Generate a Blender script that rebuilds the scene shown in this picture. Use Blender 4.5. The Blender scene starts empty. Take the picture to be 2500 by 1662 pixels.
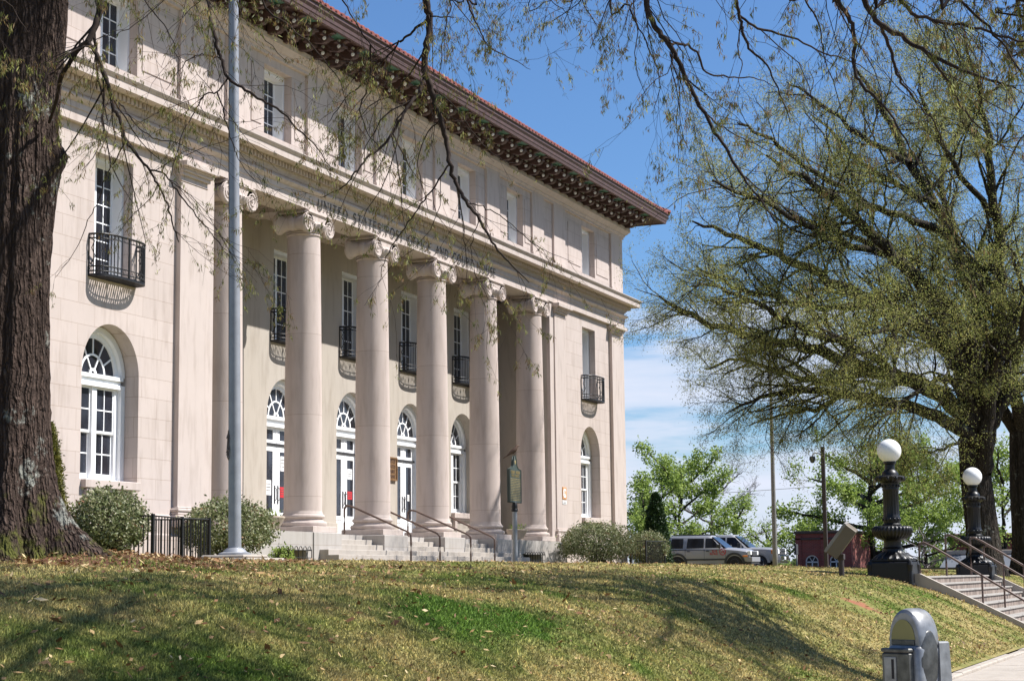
import bpy, math, random
import numpy as np
from mathutils import Vector, Matrix
PI=math.pi
C=bpy.context.scene.collection
SUN=Vector((.47,-1,1.41)).normalized()

# ------------------------------------------------------------------ camera calibration
F,CX,CY=4435.,1250.,831.
_dx=np.array([3058-CX,1387-CY,F]);_dx/=np.linalg.norm(_dx)
_up=np.array([-387.,-34231.,F]);_up-=_dx*_dx.dot(_up);_up/=np.linalg.norm(_up)
_dy=np.cross(_up,_dx)
RW=np.stack([_dx,_dy,_up])          # world axes (rows) in camera right/down/forward
CAM=np.array([0,-25.,0.])
def at(x,y,D):
    "world point seen along photo pixel x,y at depth D"
    d=RW@np.array([x-CX,y-CY,F])/F*D
    return CAM+d

# ------------------------------------------------------------------ materials
def newmat(name):
    m=bpy.data.materials.new(name);m.use_nodes=True
    nt=m.node_tree;b=nt.nodes['Principled BSDF'];return m,nt,b
def N(nt,t,**k):
    n=nt.nodes.new(t)
    for a,v in k.items():
        if a in n.inputs: n.inputs[a].default_value=v
        else: setattr(n,a,v)
    return n
def ramp(nt,stops,src=None):
    r=nt.nodes.new('ShaderNodeValToRGB');e=r.color_ramp.elements
    while len(e)<len(stops): e.new(.5)
    for i,(p,c) in enumerate(stops):
        e[i].position=p;e[i].color=(*c,1) if len(c)==3 else c
    if src is not None: nt.links.new(src,r.inputs[0])
    return r
def mix(nt,a,b,f,mode='MIX'):
    m=nt.nodes.new('ShaderNodeMix');m.data_type='RGBA';m.blend_type=mode
    for i,v in ((6,a),(7,b),(0,f)):
        if hasattr(v,'node'): nt.links.new(v,m.inputs[i])
        elif i==0: m.inputs[0].default_value=v
        else: m.inputs[i].default_value=(*v,1)
    return m.outputs[2]
def pos(nt): return nt.nodes.new('ShaderNodeNewGeometry').outputs['Position']
def noise(nt,vec,scale,detail=4,rough=.55,dim=None):
    n=nt.nodes.new('ShaderNodeTexNoise');n.inputs['Scale'].default_value=scale
    n.inputs['Detail'].default_value=detail;n.inputs['Roughness'].default_value=rough
    nt.links.new(vec,n.inputs['Vector']);return n.outputs['Fac']
def scaled(nt,vec,s):
    m=nt.nodes.new('ShaderNodeVectorMath');m.operation='MULTIPLY';m.inputs[1].default_value=s
    nt.links.new(vec,m.inputs[0]);return m.outputs[0]
def bump(nt,b,h,strength,dist=.01):
    n=nt.nodes.new('ShaderNodeBump');n.inputs['Strength'].default_value=strength;n.inputs['Distance'].default_value=dist
    nt.links.new(h,n.inputs['Height']);nt.links.new(n.outputs[0],b.inputs['Normal'])
def plain(name,col,rough=.6,metal=0,var=.12,scale=3.,spec=None):
    m,nt,b=newmat(name);p=pos(nt)
    f=noise(nt,p,scale,5)
    r=ramp(nt,[(.3,tuple(c*(1-var) for c in col)),(.7,tuple(min(1,c*(1+var)) for c in col))],f)
    nt.links.new(r.outputs[0],b.inputs['Base Color'])
    b.inputs['Roughness'].default_value=rough;b.inputs['Metallic'].default_value=metal
    if spec is not None: b.inputs['Specular IOR Level'].default_value=spec
    return m
def stone(name,col,joints=True,var=.10,bw=1.32,bh=.49):
    m,nt,b=newmat(name);p=pos(nt)
    s=nt.nodes.new('ShaderNodeSeparateXYZ');nt.links.new(p,s.inputs[0])
    a=nt.nodes.new('ShaderNodeMath');a.operation='ADD';nt.links.new(s.outputs[0],a.inputs[0]);nt.links.new(s.outputs[1],a.inputs[1])
    cb=nt.nodes.new('ShaderNodeCombineXYZ');nt.links.new(a.outputs[0],cb.inputs[0]);nt.links.new(s.outputs[2],cb.inputs[1])
    f=noise(nt,p,1.1,7,.65);f2=noise(nt,scaled(nt,p,(3,3,.5)),1.6,5,.6)
    base=mix(nt,tuple(c*(1-var) for c in col),tuple(c*(1+var*.7) for c in col),f)
    st=ramp(nt,[(.48,(1,1,1)),(.76,(.76,.73,.70))],f2)
    base=mix(nt,base,st.outputs[0],.8,'MULTIPLY')
    if joints:
        br=nt.nodes.new('ShaderNodeTexBrick');nt.links.new(cb.outputs[0],br.inputs['Vector'])
        br.inputs['Color1'].default_value=(1,1,1,1);br.inputs['Color2'].default_value=(.93,.925,.92,1);br.inputs['Mortar'].default_value=(.68,.62,.56,1)
        for k,v in (('Scale',1),('Mortar Size',.006),('Mortar Smooth',.1),('Brick Width',bw),('Row Height',bh),('Bias',-.2)): br.inputs[k].default_value=v
        base=mix(nt,base,br.outputs[0],1.,'MULTIPLY')
    nt.links.new(base,b.inputs['Base Color']);b.inputs['Roughness'].default_value=.85
    b.inputs['Specular IOR Level'].default_value=.2
    if 'Diffuse Roughness' in b.inputs: b.inputs['Diffuse Roughness'].default_value=.5
    bump(nt,b,noise(nt,p,40,4),.25,.01);return m
def leafmat(name,stops,trans=.35,rough=.6):
    m,nt,b=newmat(name)
    a=nt.nodes.new('ShaderNodeAttribute');a.attribute_name='rnd'
    r=ramp(nt,stops,a.outputs['Fac']);nt.links.new(r.outputs[0],b.inputs['Base Color'])
    b.inputs['Roughness'].default_value=rough;b.inputs['Specular IOR Level'].default_value=.3
    t=nt.nodes.new('ShaderNodeBsdfTranslucent');nt.links.new(r.outputs[0],t.inputs[0])
    mx=nt.nodes.new('ShaderNodeMixShader');mx.inputs[0].default_value=trans
    nt.links.new(b.outputs[0],mx.inputs[1]);nt.links.new(t.outputs[0],mx.inputs[2])
    nt.links.new(mx.outputs[0],nt.nodes['Material Output'].inputs[0]);return m

M={}
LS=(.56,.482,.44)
M['ashlar']=stone('limestone ashlar',LS)
M['stone']=stone('limestone',LS,False)
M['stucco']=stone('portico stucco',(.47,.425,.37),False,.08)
M['drum']=stone('column stone',(.56,.474,.43),True,.07,40.,2.32)
M['pale']=stone('pale granite',(.45,.42,.39),True,.08,1.65,.47)
M['step']=stone('step stone',(.43,.39,.345),False,.15)
M['white']=plain('white paint',(.78,.79,.80),.45,0,.03)
M['greywhite']=plain('grey white paint',(.60,.62,.64),.5,0,.04)  # greyer white for the brick building's window frames
M['brown']=plain('brown painted wood',(.070,.036,.031),.6,0,.25,5)
M['green']=plain('green painted soffit',(.045,.13,.09),.6,0,.3,5)
M['iron']=plain('black iron',(.008,.008,.009),.5,.0,.3,20,.35)
M['castiron']=plain('cast iron black paint',(.006,.006,.007),.42,.0,.4,25,.35)
M['rail']=plain('brown rail paint',(.10,.062,.048),.5,.1,.2,10)
M['galv']=plain('galvanised pole',(.27,.28,.30),.45,.35,.10,6)
M['steelpole']=plain('weathered steel pole',(.20,.19,.18),.6,.3,.15,3)
M['bronzepole']=plain('dark bronze pole',(.045,.032,.028),.5,.2,.15,3)
M['dark']=plain('dark void',(.012,.010,.010),.8)
M['concrete']=stone('concrete paving',(.44,.39,.33),False,.2)
M['asphalt']=plain('asphalt',(.06,.06,.06),.9,0,.25,8)
M['letter']=plain('dark print and cut-shade lettering',(.075,.07,.065),.9,0,.1)  # shade of carved letters put into the colour; also serves as printed text
M['globe']=plain('white globe glass',(.80,.80,.78),.25,0,.02)
M['taupe']=plain('taupe steel box',(.125,.098,.068),.5,.1,.1)
M['rubber']=plain('tyre rubber',(.018,.018,.018),.8)
M['blackplastic']=plain('dark trim plastic',(.035,.035,.038),.6)
M['silver']=plain('silver car paint',(.30,.30,.315),.3,.25,.04)
M['pewter']=plain('pale pewter car paint',(.34,.335,.33),.28,.4,.04)
M['chrome']=plain('chrome',(.75,.75,.76),.12,1,.05)
M['red']=plain('crimson print',(.45,.02,.03),.5)
M['paper']=plain('paper',(.7,.7,.7),.7)
M['amber']=plain('amber lens',(.7,.22,.04),.25)
M['gold']=plain('gilt lettering',(.27,.21,.09),.5,.2,.1)
M['signgreen']=plain('dark green enamel',(.035,.050,.042),.45)
M['bronze']=plain('bronze plaque',(.20,.115,.055),.5,.3,.35,12)
M['orange']=plain('faded orange paint',(.50,.24,.09),.6)
M['metermetal']=plain('grey meter casting',(.22,.225,.23),.36,.35,.3,26)
M['meterdark']=plain('worn meter door',(.10,.10,.095),.4,.6,.45,30)
M['terracotta']=plain('red clay tile',(.17,.038,.026),.8,0,.35,7)
M['planter']=stone('planter stone',(.48,.40,.32),False)
M['birdbrown']=plain('bird feathers',(.10,.06,.04),.8)

def glassmat():
    m,nt,b=newmat('window glass')
    f=noise(nt,scaled(nt,pos(nt),(1.3,1.3,.8)),1.2,2)
    r=ramp(nt,[(.35,(.012,.012,.016)),(.7,(.035,.04,.055))],f);nt.links.new(r.outputs[0],b.inputs['Base Color'])
    b.inputs['Roughness'].default_value=.05;b.inputs['Specular IOR Level'].default_value=.42;return m
M['glass']=glassmat()
def meterglass():
    m,nt,b=newmat('hazy meter window')
    b.inputs['Base Color'].default_value=(.15,.15,.07,1);b.inputs['Roughness'].default_value=.10
    b.inputs['Coat Weight'].default_value=.6;return m
M['meterglass']=meterglass()
def barkmat(name,c0,c1,sc=1.,moss=False):
    m,nt,b=newmat(name);p=pos(nt)
    v=nt.nodes.new('ShaderNodeTexVoronoi');v.inputs['Scale'].default_value=30*sc;v.feature='F1'
    pw=nt.nodes.new('ShaderNodeVectorMath');pw.operation='ADD'
    nt.links.new(scaled(nt,p,(1,1,.11)),pw.inputs[0])
    nz=nt.nodes.new('ShaderNodeTexNoise');nz.inputs['Scale'].default_value=4;nz.inputs['Detail'].default_value=5
    nt.links.new(p,nz.inputs['Vector']);nt.links.new(scaled(nt,nz.outputs['Color'],(.12,.12,.12)),pw.inputs[1])
    nt.links.new(pw.outputs[0],v.inputs['Vector'])
    f=noise(nt,p,3.2*sc,8,.7)
    c=mix(nt,c0,c1,f)
    r=ramp(nt,[(.08,(1.25,1.2,1.15)),(.55,(.35,.32,.30))],v.outputs['Distance'])
    c=mix(nt,c,r.outputs[0],.85,'MULTIPLY')
    # lichen
    l=noise(nt,p,1.7*sc,6,.75);lr=ramp(nt,[(.60,(0,0,0)),(.66,(1,1,1))],l)
    c=mix(nt,c,(.20,.205,.18),lr.outputs[0])
    if moss:
        s3=nt.nodes.new('ShaderNodeSeparateXYZ');nt.links.new(p,s3.inputs[0])
        q=nt.nodes.new('ShaderNodeMath');q.operation='MULTIPLY_ADD';nt.links.new(s3.outputs[2],q.inputs[0]);q.inputs[1].default_value=-.22;nt.links.new(noise(nt,p,2.6,6,.7),q.inputs[2])
        ml=ramp(nt,[(.40,(0,0,0)),(.50,(.9,.9,.9))],q.outputs[0]);c=mix(nt,c,(.075,.080,.018),ml.outputs[0])
    nt.links.new(c,b.inputs['Base Color']);b.inputs['Roughness'].default_value=.95;b.inputs['Specular IOR Level'].default_value=.1
    mm=nt.nodes.new('ShaderNodeMath');mm.operation='MULTIPLY';mm.inputs[1].default_value=-1.
    nt.links.new(v.outputs['Distance'],mm.inputs[0]);bump(nt,b,mm.outputs[0],1.,.06);return m
M['bark']=barkmat('oak bark',(.045,.031,.026),(.125,.094,.079),moss=True)
M['bark2']=barkmat('dark oak bark',(.040,.034,.028),(.095,.085,.072),.8)
M['twig']=plain('twig bark',(.035,.026,.022),.9,0,.3,4,.1)
M['twiggrey']=plain('grey twig bark',(.15,.13,.12),.9,0,.2,2,.1)
M['leafnear']=leafmat('young oak leaves',[(0,(.08,.10,.02)),(.35,(.15,.16,.035)),(.55,(.20,.145,.05)),(.8,(.20,.105,.05)),(.92,(.26,.27,.075)),(1,(.42,.44,.14))],.42)
M['leafoak']=leafmat('far oak spring leaves',[(0,(.13,.155,.045)),(.5,(.27,.30,.08)),(.8,(.34,.30,.10)),(1,(.47,.48,.17))],.5)
M['leafgreen']=leafmat('fresh green leaves',[(0,(.12,.18,.03)),(.5,(.23,.32,.06)),(1,(.36,.43,.13))],.45)
M['leafdark']=leafmat('evergreen needles',[(0,(.008,.022,.007)),(.6,(.02,.05,.012)),(1,(.045,.075,.02))],.15)
M['leafarb']=leafmat('golden-green needles',[(0,(.06,.065,.012)),(.6,(.13,.125,.025)),(1,(.17,.16,.03))],.25)  # golden-green foliage of the left arborvitae
M['leafshrub']=leafmat('olive shrub leaves',[(0,(.055,.075,.025)),(.45,(.13,.155,.06)),(.75,(.27,.28,.15)),(.9,(.36,.35,.22)),(1,(.22,.10,.055))],.3,.45)
M['leafwood']=leafmat('far wood leaves',[(0,(.06,.09,.03)),(1,(.12,.16,.06))],.3)
M['litter']=leafmat('dry leaves',[(0,(.08,.035,.015)),(.5,(.22,.11,.045)),(.85,(.42,.29,.13)),(1,(.58,.46,.26))],.1,.7)
def grasscolor(nt,p,dark=1.):
    big=noise(nt,scaled(nt,p,(.9,1.1,1)),.42,3,.6)
    mid=noise(nt,p,1.6,5,.65);fine=noise(nt,p,26,4,.7)
    tan=mix(nt,(.22,.185,.065),(.56,.47,.22),fine)
    grn=mix(nt,(.055,.10,.016),(.20,.28,.055),fine)
    su=nt.nodes.new('ShaderNodeMath');su.operation='MULTIPLY_ADD';su.inputs[1].default_value=.35
    nt.links.new(mid,su.inputs[0]);nt.links.new(big,su.inputs[2])
    k=ramp(nt,[(.64,(0,0,0)),(.88,(1,1,1))],su.outputs[0])
    c=mix(nt,tan,grn,k.outputs[0])
    dd=nt.nodes.new('ShaderNodeVectorMath');dd.operation='DISTANCE';nt.links.new(scaled(nt,p,(.36,1.,0)),dd.inputs[0]);dd.inputs[1].default_value=(16.2*.36,-18.1,0)
    da=nt.nodes.new('ShaderNodeMath');da.operation='MULTIPLY_ADD';nt.links.new(noise(nt,p,1.4,5,.65),da.inputs[0]);da.inputs[1].default_value=1.6;nt.links.new(dd.outputs['Value'],da.inputs[2])
    dr=ramp(nt,[(.0,(1,1,1)),(1.,(0,0,0))]);dm=nt.nodes.new('ShaderNodeMapRange');nt.links.new(da.outputs[0],dm.inputs[0]);dm.inputs[1].default_value=1.15;dm.inputs[2].default_value=1.75;nt.links.new(dm.outputs[0],dr.inputs[0])
    c=mix(nt,c,mix(nt,(.05,.105,.016),(.15,.255,.045),fine),dr.outputs[0])
    ge=noise(nt,p,5.,4,.7);gr=ramp(nt,[(.45,(0,0,0)),(.75,(.55,.55,.55))],ge)
    return mix(nt,c,grn,gr.outputs[0])
BX,BY=33.,-18.4
def lawnmat():
    m,nt,b=newmat('lawn turf');p=pos(nt)
    c=grasscolor(nt,p)
    c=mix(nt,c,(.62,.60,.58),1.,'MULTIPLY')
    # bare leaf-strewn soil under the big oak
    d=nt.nodes.new('ShaderNodeVectorMath');d.operation='DISTANCE';nt.links.new(scaled(nt,p,(1,1.6,0)),d.inputs[0]);d.inputs[1].default_value=(17.2,-13.2*1.6,0)
    ad=nt.nodes.new('ShaderNodeMath');ad.operation='MULTIPLY_ADD';nt.links.new(noise(nt,p,1.5,5,.7),ad.inputs[0]);ad.inputs[1].default_value=3.;nt.links.new(d.outputs['Value'],ad.inputs[2])
    rr=ramp(nt,[(0,(1,1,1)),(1,(0,0,0))]);mp=nt.nodes.new('ShaderNodeMapRange');nt.links.new(ad.outputs[0],mp.inputs[0]);mp.inputs[1].default_value=3.4;mp.inputs[2].default_value=5.
    nt.links.new(mp.outputs[0],rr.inputs[0])
    c=mix(nt,c,(.13,.065,.04),rr.outputs[0])
    d2=nt.nodes.new('ShaderNodeVectorMath');d2.operation='DISTANCE';nt.links.new(scaled(nt,p,(.55,1.,0)),d2.inputs[0]);d2.inputs[1].default_value=(BX*.55,BY,0)
    a2=nt.nodes.new('ShaderNodeMath');a2.operation='MULTIPLY_ADD';nt.links.new(noise(nt,p,3.,5,.7),a2.inputs[0]);a2.inputs[1].default_value=1.2;nt.links.new(d2.outputs['Value'],a2.inputs[2])
    r2=ramp(nt,[(.85,(1,1,1)),(1.,(0,0,0))],a2.outputs[0]);c=mix(nt,c,(.24,.105,.06),r2.outputs[0])
    nt.links.new(c,b.inputs['Base Color']);b.inputs['Roughness'].default_value=1;b.inputs['Specular IOR Level'].default_value=.1
    bump(nt,b,noise(nt,p,30,6,.7),.6,.04);return m
M['lawn']=lawnmat()
def blademat():
    m,nt,b=newmat('grass blades');p=pos(nt)
    c=grasscolor(nt,p);a=nt.nodes.new('ShaderNodeAttribute');a.attribute_name='rnd'
    r=ramp(nt,[(0,(.45,.46,.44)),(.55,(1.,1.,1.)),(.85,(1.5,1.45,1.35)),(1,(2.3,2.0,1.8))],a.outputs['Fac'])
    c=mix(nt,c,r.outputs[0],1.,'MULTIPLY')
    nt.links.new(c,b.inputs['Base Color']);b.inputs['Roughness'].default_value=.75;b.inputs['Specular IOR Level'].default_value=.2
    t=nt.nodes.new('ShaderNodeBsdfTranslucent');nt.links.new(c,t.inputs[0])
    mx=nt.nodes.new('ShaderNodeMixShader');mx.inputs[0].default_value=.3
    nt.links.new(b.outputs[0],mx.inputs[1]);nt.links.new(t.outputs[0],mx.inputs[2]);nt.links.new(mx.outputs[0],nt.nodes['Material Output'].inputs[0]);return m
M['blade']=blademat()
def brickmat():
    m,nt,b=newmat('red brick');p=pos(nt)
    s=nt.nodes.new('ShaderNodeSeparateXYZ');nt.links.new(p,s.inputs[0])
    a=nt.nodes.new('ShaderNodeMath');a.operation='ADD';nt.links.new(s.outputs[0],a.inputs[0]);nt.links.new(s.outputs[1],a.inputs[1])
    cb=nt.nodes.new('ShaderNodeCombineXYZ');nt.links.new(a.outputs[0],cb.inputs[0]);nt.links.new(s.outputs[2],cb.inputs[1])
    br=nt.nodes.new('ShaderNodeTexBrick');nt.links.new(cb.outputs[0],br.inputs[0])
    br.inputs['Color1'].default_value=(.21,.036,.026,1);br.inputs['Color2'].default_value=(.14,.026,.02,1);br.inputs['Mortar'].default_value=(.15,.09,.075,1)
    for k,v in (('Scale',1),('Mortar Size',.01),('Brick Width',.22),('Row Height',.075)): br.inputs[k].default_value=v
    nt.links.new(br.outputs[0],b.inputs['Base Color']);b.inputs['Roughness'].default_value=.9;return m
M['brick']=brickmat()
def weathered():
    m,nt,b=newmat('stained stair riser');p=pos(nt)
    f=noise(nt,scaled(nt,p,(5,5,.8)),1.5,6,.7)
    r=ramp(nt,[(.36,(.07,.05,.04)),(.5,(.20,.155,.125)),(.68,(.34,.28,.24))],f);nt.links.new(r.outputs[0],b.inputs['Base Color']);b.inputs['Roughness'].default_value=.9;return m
M['riser']=weathered()

# ------------------------------------------------------------------ mesh builder
class MB:
    def __init__(s): s.v=[];s.f=[];s.m=[];s.mi=0
    def add(s,vs,fs):
        o=len(s.v);s.v+= [tuple(map(float,p)) for p in vs]
        for f in fs: s.f.append(tuple(o+i for i in f));s.m.append(s.mi)
        return s
    def poly(s,pts): return s.add(pts,[tuple(range(len(pts)))])
    def box(s,x0,x1,y0,y1,z0,z1):
        return s.add([(x0,y0,z0),(x1,y0,z0),(x1,y1,z0),(x0,y1,z0),(x0,y0,z1),(x1,y0,z1),(x1,y1,z1),(x0,y1,z1)],
          [(0,3,2,1),(4,5,6,7),(0,1,5,4),(1,2,6,5),(2,3,7,6),(3,0,4,7)])
    def cbox(s,x0,x1,y0,y1,z0,z1,c=.01):
        "box with chamfered upper and lower rims"
        vs=[];
        for (i,z) in ((c,z0),(0,z0+c),(0,z1-c),(c,z1)):
            vs+=[(x0+i,y0+i,z),(x1-i,y0+i,z),(x1-i,y1-i,z),(x0+i,y1-i,z)]
        fs=[(3,2,1,0),(12,13,14,15)]
        for k in range(3):
            for j in range(4): fs.append((4*k+j,4*k+(j+1)%4,4*k+4+(j+1)%4,4*k+4+j))
        return s.add(vs,fs)
    def prism(s,pts,axis,a0,a1):
        "2D polygon extruded: axis x -> pts are (y,z); y -> (x,z); z -> (x,y)"
        g={'x':lambda p,a:(a,p[0],p[1]),'y':lambda p,a:(p[0],a,p[1]),'z':lambda p,a:(p[0],p[1],a)}[axis]
        n=len(pts);vs=[g(p,a0) for p in pts]+[g(p,a1) for p in pts]
        return s.add(vs,[tuple(range(n)),tuple(range(2*n-1,n-1,-1))]+[(i,(i+1)%n,n+(i+1)%n,n+i) for i in range(n)])
    def lathe(s,cx,cy,prof,n=32,flute=None,cap=True):
        vs=[]
        for k,(r,z) in enumerate(prof):
            for j in range(n):
                a=2*PI*j/n;q=r
                if flute and flute[0]<=k<=flute[1]: q=r*(1+flute[3]*math.cos(flute[2]*a))
                vs.append((cx+q*math.cos(a),cy+q*math.sin(a),z))
        fs=[(k*n+j,k*n+(j+1)%n,(k+1)*n+(j+1)%n,(k+1)*n+j) for k in range(len(prof)-1) for j in range(n)]
        if cap: fs+=[tuple(range(n-1,-1,-1)),tuple((len(prof)-1)*n+j for j in range(n))]
        return s.add(vs,fs)
    def tube(s,pts,rad,k=8,cap=True):
        pts=np.array(pts,float);n=len(pts)
        rad=np.full(n,rad) if np.isscalar(rad) else np.array(rad,float)
        t=np.gradient(pts,axis=0);t/=np.linalg.norm(t,axis=1)[:,None]+1e-9
        ref=np.array([0,0,1.]) if abs(t[:,2]).mean()<.8 else np.array([1.,0,0])
        u=np.cross(t,ref);u/=np.linalg.norm(u,axis=1)[:,None]+1e-9;w=np.cross(t,u)
        a=np.arange(k)*2*PI/k
        ring=pts[:,None]+rad[:,None,None]*(np.cos(a)[None,:,None]*u[:,None]+np.sin(a)[None,:,None]*w[:,None])
        fs=[(i*k+j,i*k+(j+1)%k,(i+1)*k+(j+1)%k,(i+1)*k+j) for i in range(n-1) for j in range(k)]
        if cap: fs+=[tuple(range(k-1,-1,-1)),tuple((n-1)*k+j for j in range(k))]
        return s.add(ring.reshape(-1,3),fs)
    def sphere(s,c,r,n=24,sc=(1,1,1),k=14):
        prof=[(max(1e-4,r*math.sin(PI*i/k)),-r*math.cos(PI*i/k)) for i in range(k+1)]
        o=len(s.v);s.lathe(0,0,prof,n)
        for i in range(o,len(s.v)):
            x,y,z=s.v[i];s.v[i]=(c[0]+x*sc[0],c[1]+y*sc[1],c[2]+z*sc[2])
        return s
    def xform(s,mat,start=0):
        for i in range(start,len(s.v)): s.v[i]=tuple(mat@Vector(s.v[i]))
        return s
    def build(s,name,mat,parent=None,smooth=False,auto=None):
        me=bpy.data.meshes.new(name);me.from_pydata(s.v,[],s.f);me.update()
        for m in (mat if isinstance(mat,(list,tuple)) else [mat]): me.materials.append(M[m])
        if any(s.m): me.polygons.foreach_set('material_index',s.m)
        if smooth:
            me.polygons.foreach_set('use_smooth',[True]*len(s.f))
            if auto: me.set_sharp_from_angle(angle=math.radians(auto))
        o=bpy.data.objects.new(name,me);C.objects.link(o)
        if parent is not None: 
            o.parent=parent;o.matrix_parent_inverse=Matrix.Identity(4)
            L=abs_loc(parent)
            if L.length>0:
                me.transform(Matrix.Translation(-L))
        return o
def abs_loc(o):
    L=Vector((0,0,0))
    while o is not None: L=L+o.location;o=o.parent
    return L
def tag(o,label=None,cat=None,group=None,kind=None):
    if label:o['label']=label
    if cat:o['category']=cat
    if group:o['group']=group
    if kind:o['kind']=kind
    return o
def empty(name,loc=(0,0,0)):
    o=bpy.data.objects.new(name,None);C.objects.link(o);o.location=loc;return o
def centre(o):
    "put a stand-alone mesh's origin at its base"
    me=o.data;n=len(me.vertices);a=np.empty(n*3);me.vertices.foreach_get('co',a);a=a.reshape(-1,3)
    c=Vector(((a[:,0].min()+a[:,0].max())/2,(a[:,1].min()+a[:,1].max())/2,a[:,2].min()))
    me.transform(Matrix.Translation(-c));o.location=c;return o
def copy_tree(o,parent=None,loc=None):
    c=o.copy();C.objects.link(c);c.parent=parent
    if loc is not None:c.location=loc
    for ch in list(o.children): copy_tree(ch,c)
    return c
def npmesh(name,V,Fq,mat,parent=None,rnd=None,smooth=False):
    me=bpy.data.meshes.new(name);V=np.asarray(V,np.float32);Fq=np.asarray(Fq,np.int32);k=Fq.shape[1]
    if parent is not None: V=V-np.array(abs_loc(parent),np.float32)
    me.vertices.add(len(V));me.vertices.foreach_set('co',V.ravel())
    me.loops.add(Fq.size);me.loops.foreach_set('vertex_index',Fq.ravel())
    me.polygons.add(len(Fq));me.polygons.foreach_set('loop_start',np.arange(0,Fq.size,k,dtype=np.int32))
    try: me.polygons.foreach_set('loop_total',np.full(len(Fq),k,np.int32))
    except Exception: pass
    if smooth: me.polygons.foreach_set('use_smooth',np.ones(len(Fq),bool))
    me.update(calc_edges=True)
    if rnd is not None:
        at_=me.attributes.new('rnd','FLOAT','POINT');at_.data.foreach_set('value',np.asarray(rnd,np.float32))
    me.materials.append(M[mat]);o=bpy.data.objects.new(name,me);C.objects.link(o)
    if parent is not None:o.parent=parent
    return o
def sweep(mb,path,prof,closed=False):
    "profile [(out,z)] swept along plan path; outward is to the right-hand side of travel"
    n=len(path);P=[Vector(p) for p in path];off=[]
    for i in range(n):
        a=P[i]-P[i-1] if i>0 else P[1]-P[0]
        b=P[i+1]-P[i] if i<n-1 else P[-1]-P[-2]
        na=Vector((a.y,-a.x)).normalized();nb=Vector((b.y,-b.x)).normalized()
        m=(na+nb);m=m/(m.dot(na)) if m.length>1e-6 else na
        off.append(m)
    k=len(prof);vs=[]
    for i in range(n):
        for (o,z) in prof: q=P[i]+off[i]*o;vs.append((q.x,q.y,z))
    fs=[(i*k+j,(i+1)*k+j,(i+1)*k+j+1,i*k+j+1) for i in range(n-1) for j in range(k-1)]
    mb.add(vs,fs);return mb

# ------------------------------------------------------------------ COURTHOUSE
X0,X1,XC=31.4,73.95,52.65
COLX=[41.5+4.46*i for i in range(6)]
BAYS=[43.72,48.17,52.62,57.08,61.58]
GZ=.38;FZ=1.30
bld=empty('courthouse',(XC,0,GZ))
tag(bld,'pale limestone courthouse with six Ionic columns, wrought iron balconies and red tiled eaves','building')

def ring(mb,cx,cz,r0,r1,y0,y1,a0=0,a1=PI,n=24):
    A=[a0+(a1-a0)*i/n for i in range(n+1)]
    for a,b in zip(A,A[1:]):
        p=[(cx+r*math.cos(t),cz+r*math.sin(t)) for r,t in ((r0,a),(r1,a),(r1,b),(r0,b))]
        q=[(x,y,z) for y in (y0,y1) for x,z in p]
        mb.add(q,[(0,1,2,3),(7,6,5,4),(0,4,5,1),(1,5,6,2),(2,6,7,3),(3,7,4,0)])
def wall_band(mb,xa,xb,za,zb,Y,ops,dep,top_dep=None):
    x=xa
    def q(x0,x1,z0,z1):
        if x1-x0>1e-4 and z1-z0>1e-4: mb.poly([(x0,Y,z0),(x1,Y,z0),(x1,Y,z1),(x0,Y,z1)])
    for (cx,hw,zo,zt,arch) in sorted(ops):
        q(x,cx-hw,za,zb);q(cx-hw,cx+hw,za,zo);D=Y+dep
        for s in (-1,1): mb.poly([(cx+s*hw,Y,zo),(cx+s*hw,D,zo),(cx+s*hw,D,zt),(cx+s*hw,Y,zt)])
        mb.poly([(cx-hw,Y,zo),(cx+hw,Y,zo),(cx+hw,D,zo),(cx-hw,D,zo)])
        if not arch:
            q(cx-hw,cx+hw,zt,zb);mb.poly([(cx-hw,Y,zt),(cx+hw,Y,zt),(cx+hw,D,zt),(cx-hw,D,zt)])
        else:
            n=28
            for i in range(n):
                a,b=PI*i/n,PI*(i+1)/n
                pa=(cx+hw*math.cos(a),zt+hw*math.sin(a));pb=(cx+hw*math.cos(b),zt+hw*math.sin(b))
                mb.poly([(pa[0],Y,pa[1]),(pa[0],Y,zb),(pb[0],Y,zb),(pb[0],Y,pb[1])])
                mb.poly([(pa[0],Y,pa[1]),(pb[0],Y,pb[1]),(pb[0],D,pb[1]),(pa[0],D,pa[1])])
        x=cx+hw
    q(x,xb,za,zb)
WL,WR=35.97,69.72
mb=MB()
for (xa,xb,cx) in ((X0+.1,40.05,WL),(65.25,X1-.1,WR)):
    wall_band(mb,xa,xb,1.6,6.6,-.3,[(cx,1.16,2.33,4.86,True)],.60)
    wall_band(mb,xa,xb,6.6,10.6,-.3,[(cx,.78,7.08,10.05,False)],.42)
    mb.poly([(xa,-.3,GZ-.4),(xb,-.3,GZ-.4),(xb,-.3,1.6),(xa,-.3,1.6)])
mb.poly([(X0+.1,-.3,GZ-.4),(X0+.1,13,GZ-.4),(X0+.1,13,10.6),(X0+.1,-.3,10.6)])
mb.poly([(X1-.1,-.3,GZ-.4),(X1-.1,13,GZ-.4),(X1-.1,13,10.6),(X1-.1,-.3,10.6)])
mb.poly([(X0+.1,13,GZ-.4),(X1-.1,13,GZ-.4),(X1-.1,13,14.6),(X0+.1,13,14.6)])
mb.build('wing_wall','ashlar',bld)
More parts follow.
